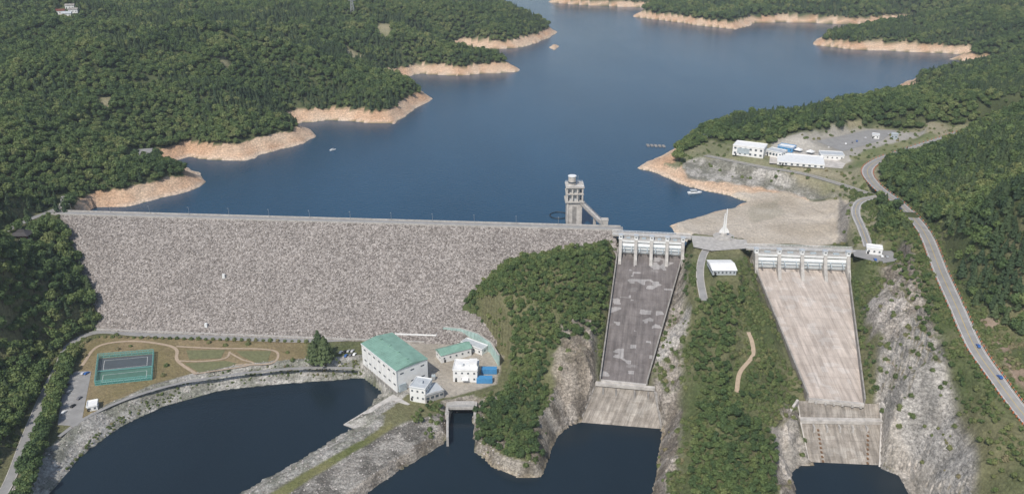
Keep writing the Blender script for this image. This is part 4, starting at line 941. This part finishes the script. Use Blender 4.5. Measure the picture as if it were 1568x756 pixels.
def zone(polys,s,sc,dens,concut,lim=None):
    for pl_ in polys:
        q=PP(pl_); x,y,z=cand(min(a[0] for a in q),max(a[0] for a in q),min(a[1] for a in q),max(a[1] for a in q),s)
        k=inside(x,y,q)&clearroads(x,y,.75)&(rng.random(x.size)<dens*np.clip(1+.9*fbm(x,y,28,91,3),.2,1))&(z>POND+1.5)&notchute(x,y)
        k&=~(inside(x,y,dpoly)); k&=(y<np.interp(x,FX,FY))|(x>150)|(x<-410); k&=~inside(x,y,yard)
        x,y,z=x[k],y[k],z[k]; yield x,y,z,sc,concut
Zs=list(zone([[(-120,360),(0,366),(60,345),(92,345),(125,405),(150,470),(158,500),(112,518),(75,560),(50,620),(0,700),(-150,760)]],4.8,1.05,1.3,.3))
Zs+=list(zone([[(1385,300),(1420,245),(1480,215),(1568,190),(1700,190),(1750,500),(1568,520),(1500,480),(1470,430),(1440,340)]],5.2,1.1,1.3,.0))
Zs+=list(zone([[(684,508),(700,482),(725,448),(790,398),(925,375),(940,400),(918,520),(880,520),(840,540),(838,600),(820,640),(830,700),(790,712),(728,680),(728,630),(775,600),(785,545),(762,520)],[(1065,470),(1100,430),(1140,450),(1125,500),(1120,560),(1115,620),(1190,680),(1190,757),(1070,800),(1050,720),(1070,640),(1055,570)]],3.4,.54,.95,.85))
Zs+=list(zone([[(1045,390),(1062,395),(1062,440),(1045,470)],[(1180,540),(1200,600),(1180,640),(1130,610),(1140,560)],[(1345,310),(1360,305),(1400,350),(1430,440),(1450,540),(1420,540),(1390,450),(1360,380)],[(1308,420),(1322,425),(1338,560),(1345,600),(1328,600),(1315,500)],[(1500,540),(1568,640),(1568,757),(1520,757),(1480,650),(1450,560)],[(600,655),(640,625),(690,622),(690,645),(640,650)]],4.0,.42,.6,.8))
for x,y,z,sc,cc_ in Zs:
    pts.append(np.column_stack([x,y,z-.3])); scl.append(sc*rng.uniform(.65,1.35,len(x)))
    con=(fbm(x,y,60,71,3)+rng.normal(0,.25,len(x)))>cc_; idx.append(np.where(con,rng.integers(5,7,len(x)),rng.integers(0,5,len(x))))
scatter('forest',np.vstack(pts),np.concatenate(scl),np.concatenate(idx),cf)
# shrubs
x,y,z=cand(-430,520,380,760,2.2)
k=(~inside(x,y,dpoly))&clearroads(x,y,.7)&(z>POND+1.2)&(~inside(x,y,yard))&(~inside(x,y,sandP))&(~inside(x,y,parkP))
for q in ([c1L[0][:2],c1R[0][:2],c1R[1][:2],c1bR[1][:2],c1bL[1][:2],c1L[1][:2]],[c2L[0][:2],c2R[0][:2],c2R[1][:2],c2bR[2][:2],c2bL[2][:2],c2L[1][:2]]): k&=(~inside(x,y,q))&(pdist(x,y,q,True)>2.5)
for q in flankP: k&=(~inside(x,y,q))|(rng.random(x.size)<.04)
k&=((x>-60)|(x<-330))&((y<np.interp(x,FX,FY)-4)|((x>275)))
k&=(rng.random(x.size)<np.clip(.5+1.0*fbm(x,y,22,81,3),0.05,.95))
for q in ([(1050,350),(1150,360),(1150,390),(1130,395),(1132,428),(1085,428),(1060,385)],[(1300,372),(1380,375),(1395,405),(1305,400)]): k&=~inside(x,y,G2(q,CREST))
gxn=np.interp(x,xs,np.arange(nx)).astype(int); gyn=np.interp(y,ys,np.arange(ny)).astype(int); rr_=rockm.reshape(ny,nx)[gyn,gxn]; sl2=slope.reshape(ny,nx)[gyn,gxn]; k&=(rng.random(x.size)>rr_*.93)&((sl2<1.2)|(rng.random(x.size)<.15))
x,y,z=x[k],y[k],z[k]
P2=[np.column_stack([x,y,z-.1])]; S2=[rng.uniform(.4,1.3,len(x))]
q=site; x,y,z=cand(min(a[0] for a in q),max(a[0] for a in q),min(a[1] for a in q),max(a[1] for a in q),6)
k=inside(x,y,q)&(z>8)&clearroads(x,y,1)&(rng.random(x.size)<.25)&(~inside(x,y,sandP))&(~inside(x,y,G2([(1110,245),(1130,215),(1300,235),(1300,262)],22)))&(~inside(x,y,G2([(1250,216),(1330,199),(1372,200),(1350,215),(1290,232)],27)))
P2.append(np.column_stack([x[k],y[k],z[k]])); S2.append(rng.uniform(.5,1.4,k.sum()))
hr=[]
for u in np.arange(150,470,11): hr.append(G(u,516+ (u-150)*.022,TOE))
for u,v_ in ((180,535),(200,530),(320,525),(345,529),(380,527),(440,540),(448,552),(250,575),(255,560),(130,545)): hr.append(G(u,v_,TOE))
P2.append(np.array(hr)); S2.append(rng.uniform(.8,1.3,len(hr)))
rb=[]
for k in range(260):
    t=rng.uniform(0,1); i=rng.integers(2,11); a=np.array(pl[i]);c=np.array(pl[i+1]); q=a+(c-a)*t+np.array([0,rng.uniform(2,14)])
    rb.append((q[0],q[1],float(Z(q[0],q[1]))))
P2.append(np.array(rb)); S2.append(rng.uniform(.25,.7,len(rb)))
P2=np.vstack(P2); S2=np.concatenate(S2); scatter('hillside_shrubs',P2,S2,rng.integers(0,4,len(P2)),cs_)
# stones: dam face, pond banks
tt=np.arange(-4,DLEN,1.75); s_=np.arange(HW+1.2,RUN+HW+1,1.55); A1,B1=np.meshgrid(tt,s_); A1=A1.ravel()+rng.uniform(-.8,.8,A1.size); B1=B1.ravel()+rng.uniform(-.7,.7,B1.size)
sx=DL[0]+ax_[0]*A1+nd[0]*B1; sy=DL[1]+ax_[1]*A1+nd[1]*B1; sz=CREST-(B1-HW)*SL_
k=Z(sx,sy)<sz-.5; k&=rng.random(k.size)<.62
D1=np.column_stack([sx[k],sy[k],sz[k]+.05]); scatter('rockfill_stones',D1,rng.uniform(.45,1.15,len(D1)),rng.integers(0,4,len(D1)),cst,.6)
x,y,z=cand(-400,400,362,620,1.9); gxn=np.interp(x,xs,np.arange(nx)).astype(int); gyn=np.interp(y,ys,np.arange(ny)).astype(int); rr_=rockm.reshape(ny,nx)[gyn,gxn]; sl2=slope.reshape(ny,nx)[gyn,gxn]
k=(rr_>.45)&(z>POND-.5)&notchute(x,y)&(rng.random(x.size)<np.where(x<0,.45,.12))&((x<0)|(sl2<.7))&(~inside(x,y,yard)); x,y,z=x[k],y[k],z[k]
D1=np.column_stack([x,y,z]); scatter('riprap_stones',D1,rng.uniform(.25,.95,len(D1)),rng.integers(0,4,len(D1)),cst,.6)
hd=[]; l=catmull([G(*a,TOE) for a in [(112,545),(98,575),(82,620),(66,670),(45,730),(20,800)]],8)
for p in l:
    for k in range(6): hd.append((p[0]+random.uniform(-3.5,3.5),p[1]+random.uniform(-3.5,3.5),TOE-.3))
hd=np.array(hd); scatter('tree_row',hd,rng.uniform(.7,1.05,len(hd)),rng.integers(0,5,len(hd)),cf)
for (u,v_,s) in ((499,556,1.55),(482,556,1.3),(490,550,1.65)):
    g=G(u,v_,TOE); ob=treeproto('cedar_tree',90+u,'conifer',800,5.6,16,mcn,.7); ob.location=(g[0],g[1],TOE-.2); ob.scale=(s,s,s)
g=PT(1040,248); ob=treeproto('broadleaf_tree',95,'broad',500,9,16,mf,.7); ob.location=g
g=PT(110,318); ob=treeproto('broadleaf_tree',96,'broad',500,8,15,mf,.7); ob.location=g
# ---------------------------------------------------------------- light, sky, camera
S=Vector((-.42,-.84,0)).normalized(); el=math.radians(50); Sv=Vector((S.x*math.cos(el),S.y*math.cos(el),math.sin(el)))
sun=bpy.data.lights.new('sun','SUN'); sun.energy=3.9; sun.angle=math.radians(.5); sun.color=(1,.955,.89)
so=bpy.data.objects.new('sun',sun); so.rotation_euler=Sv.to_track_quat('Z','Y').to_euler(); bpy.context.collection.objects.link(so)
wd=bpy.data.worlds.new('World'); bpy.context.scene.world=wd; wd.use_nodes=True; nt=wd.node_tree; bg=nt.nodes['Background']
sky=nt.nodes.new('ShaderNodeTexSky'); sky.sky_type='NISHITA'; sky.sun_disc=False; sky.sun_elevation=el; sky.sun_rotation=math.atan2(S.x,S.y); sky.altitude=200; sky.dust_density=1.5
nt.links.new(sky.outputs[0],bg.inputs[0]); bg.inputs[1].default_value=.13
# thin real haze in the valley air
hm=bpy.data.materials.new('haze'); hm.use_nodes=True; nt=hm.node_tree; nt.nodes.remove(nt.nodes['Principled BSDF']); vs_=nt.nodes.new('ShaderNodeVolumeScatter'); vs_.inputs['Density'].default_value=.00008; vs_.inputs['Color'].default_value=(.82,.91,1,1); vs_.inputs['Anisotropy'].default_value=.2
nt.links.new(vs_.outputs[0],nt.nodes['Material Output'].inputs['Volume'])
B('atmospheric_haze').box('h',hm,(0,4200,330),(17000,9800,900)).done()
cam=bpy.data.cameras.new('camera'); cam.sensor_width=36; cam.lens=F/1568*36; cam.clip_end=30000; cam.clip_start=1
co=bpy.data.objects.new('camera',cam); co.location=(0,0,CH); co.rotation_euler=(math.pi/2-P,0,0); bpy.context.collection.objects.link(co); bpy.context.scene.camera=co
bpy.context.scene.view_settings.view_transform='Standard'
try: bpy.context.scene.view_settings.look='None'
except: pass
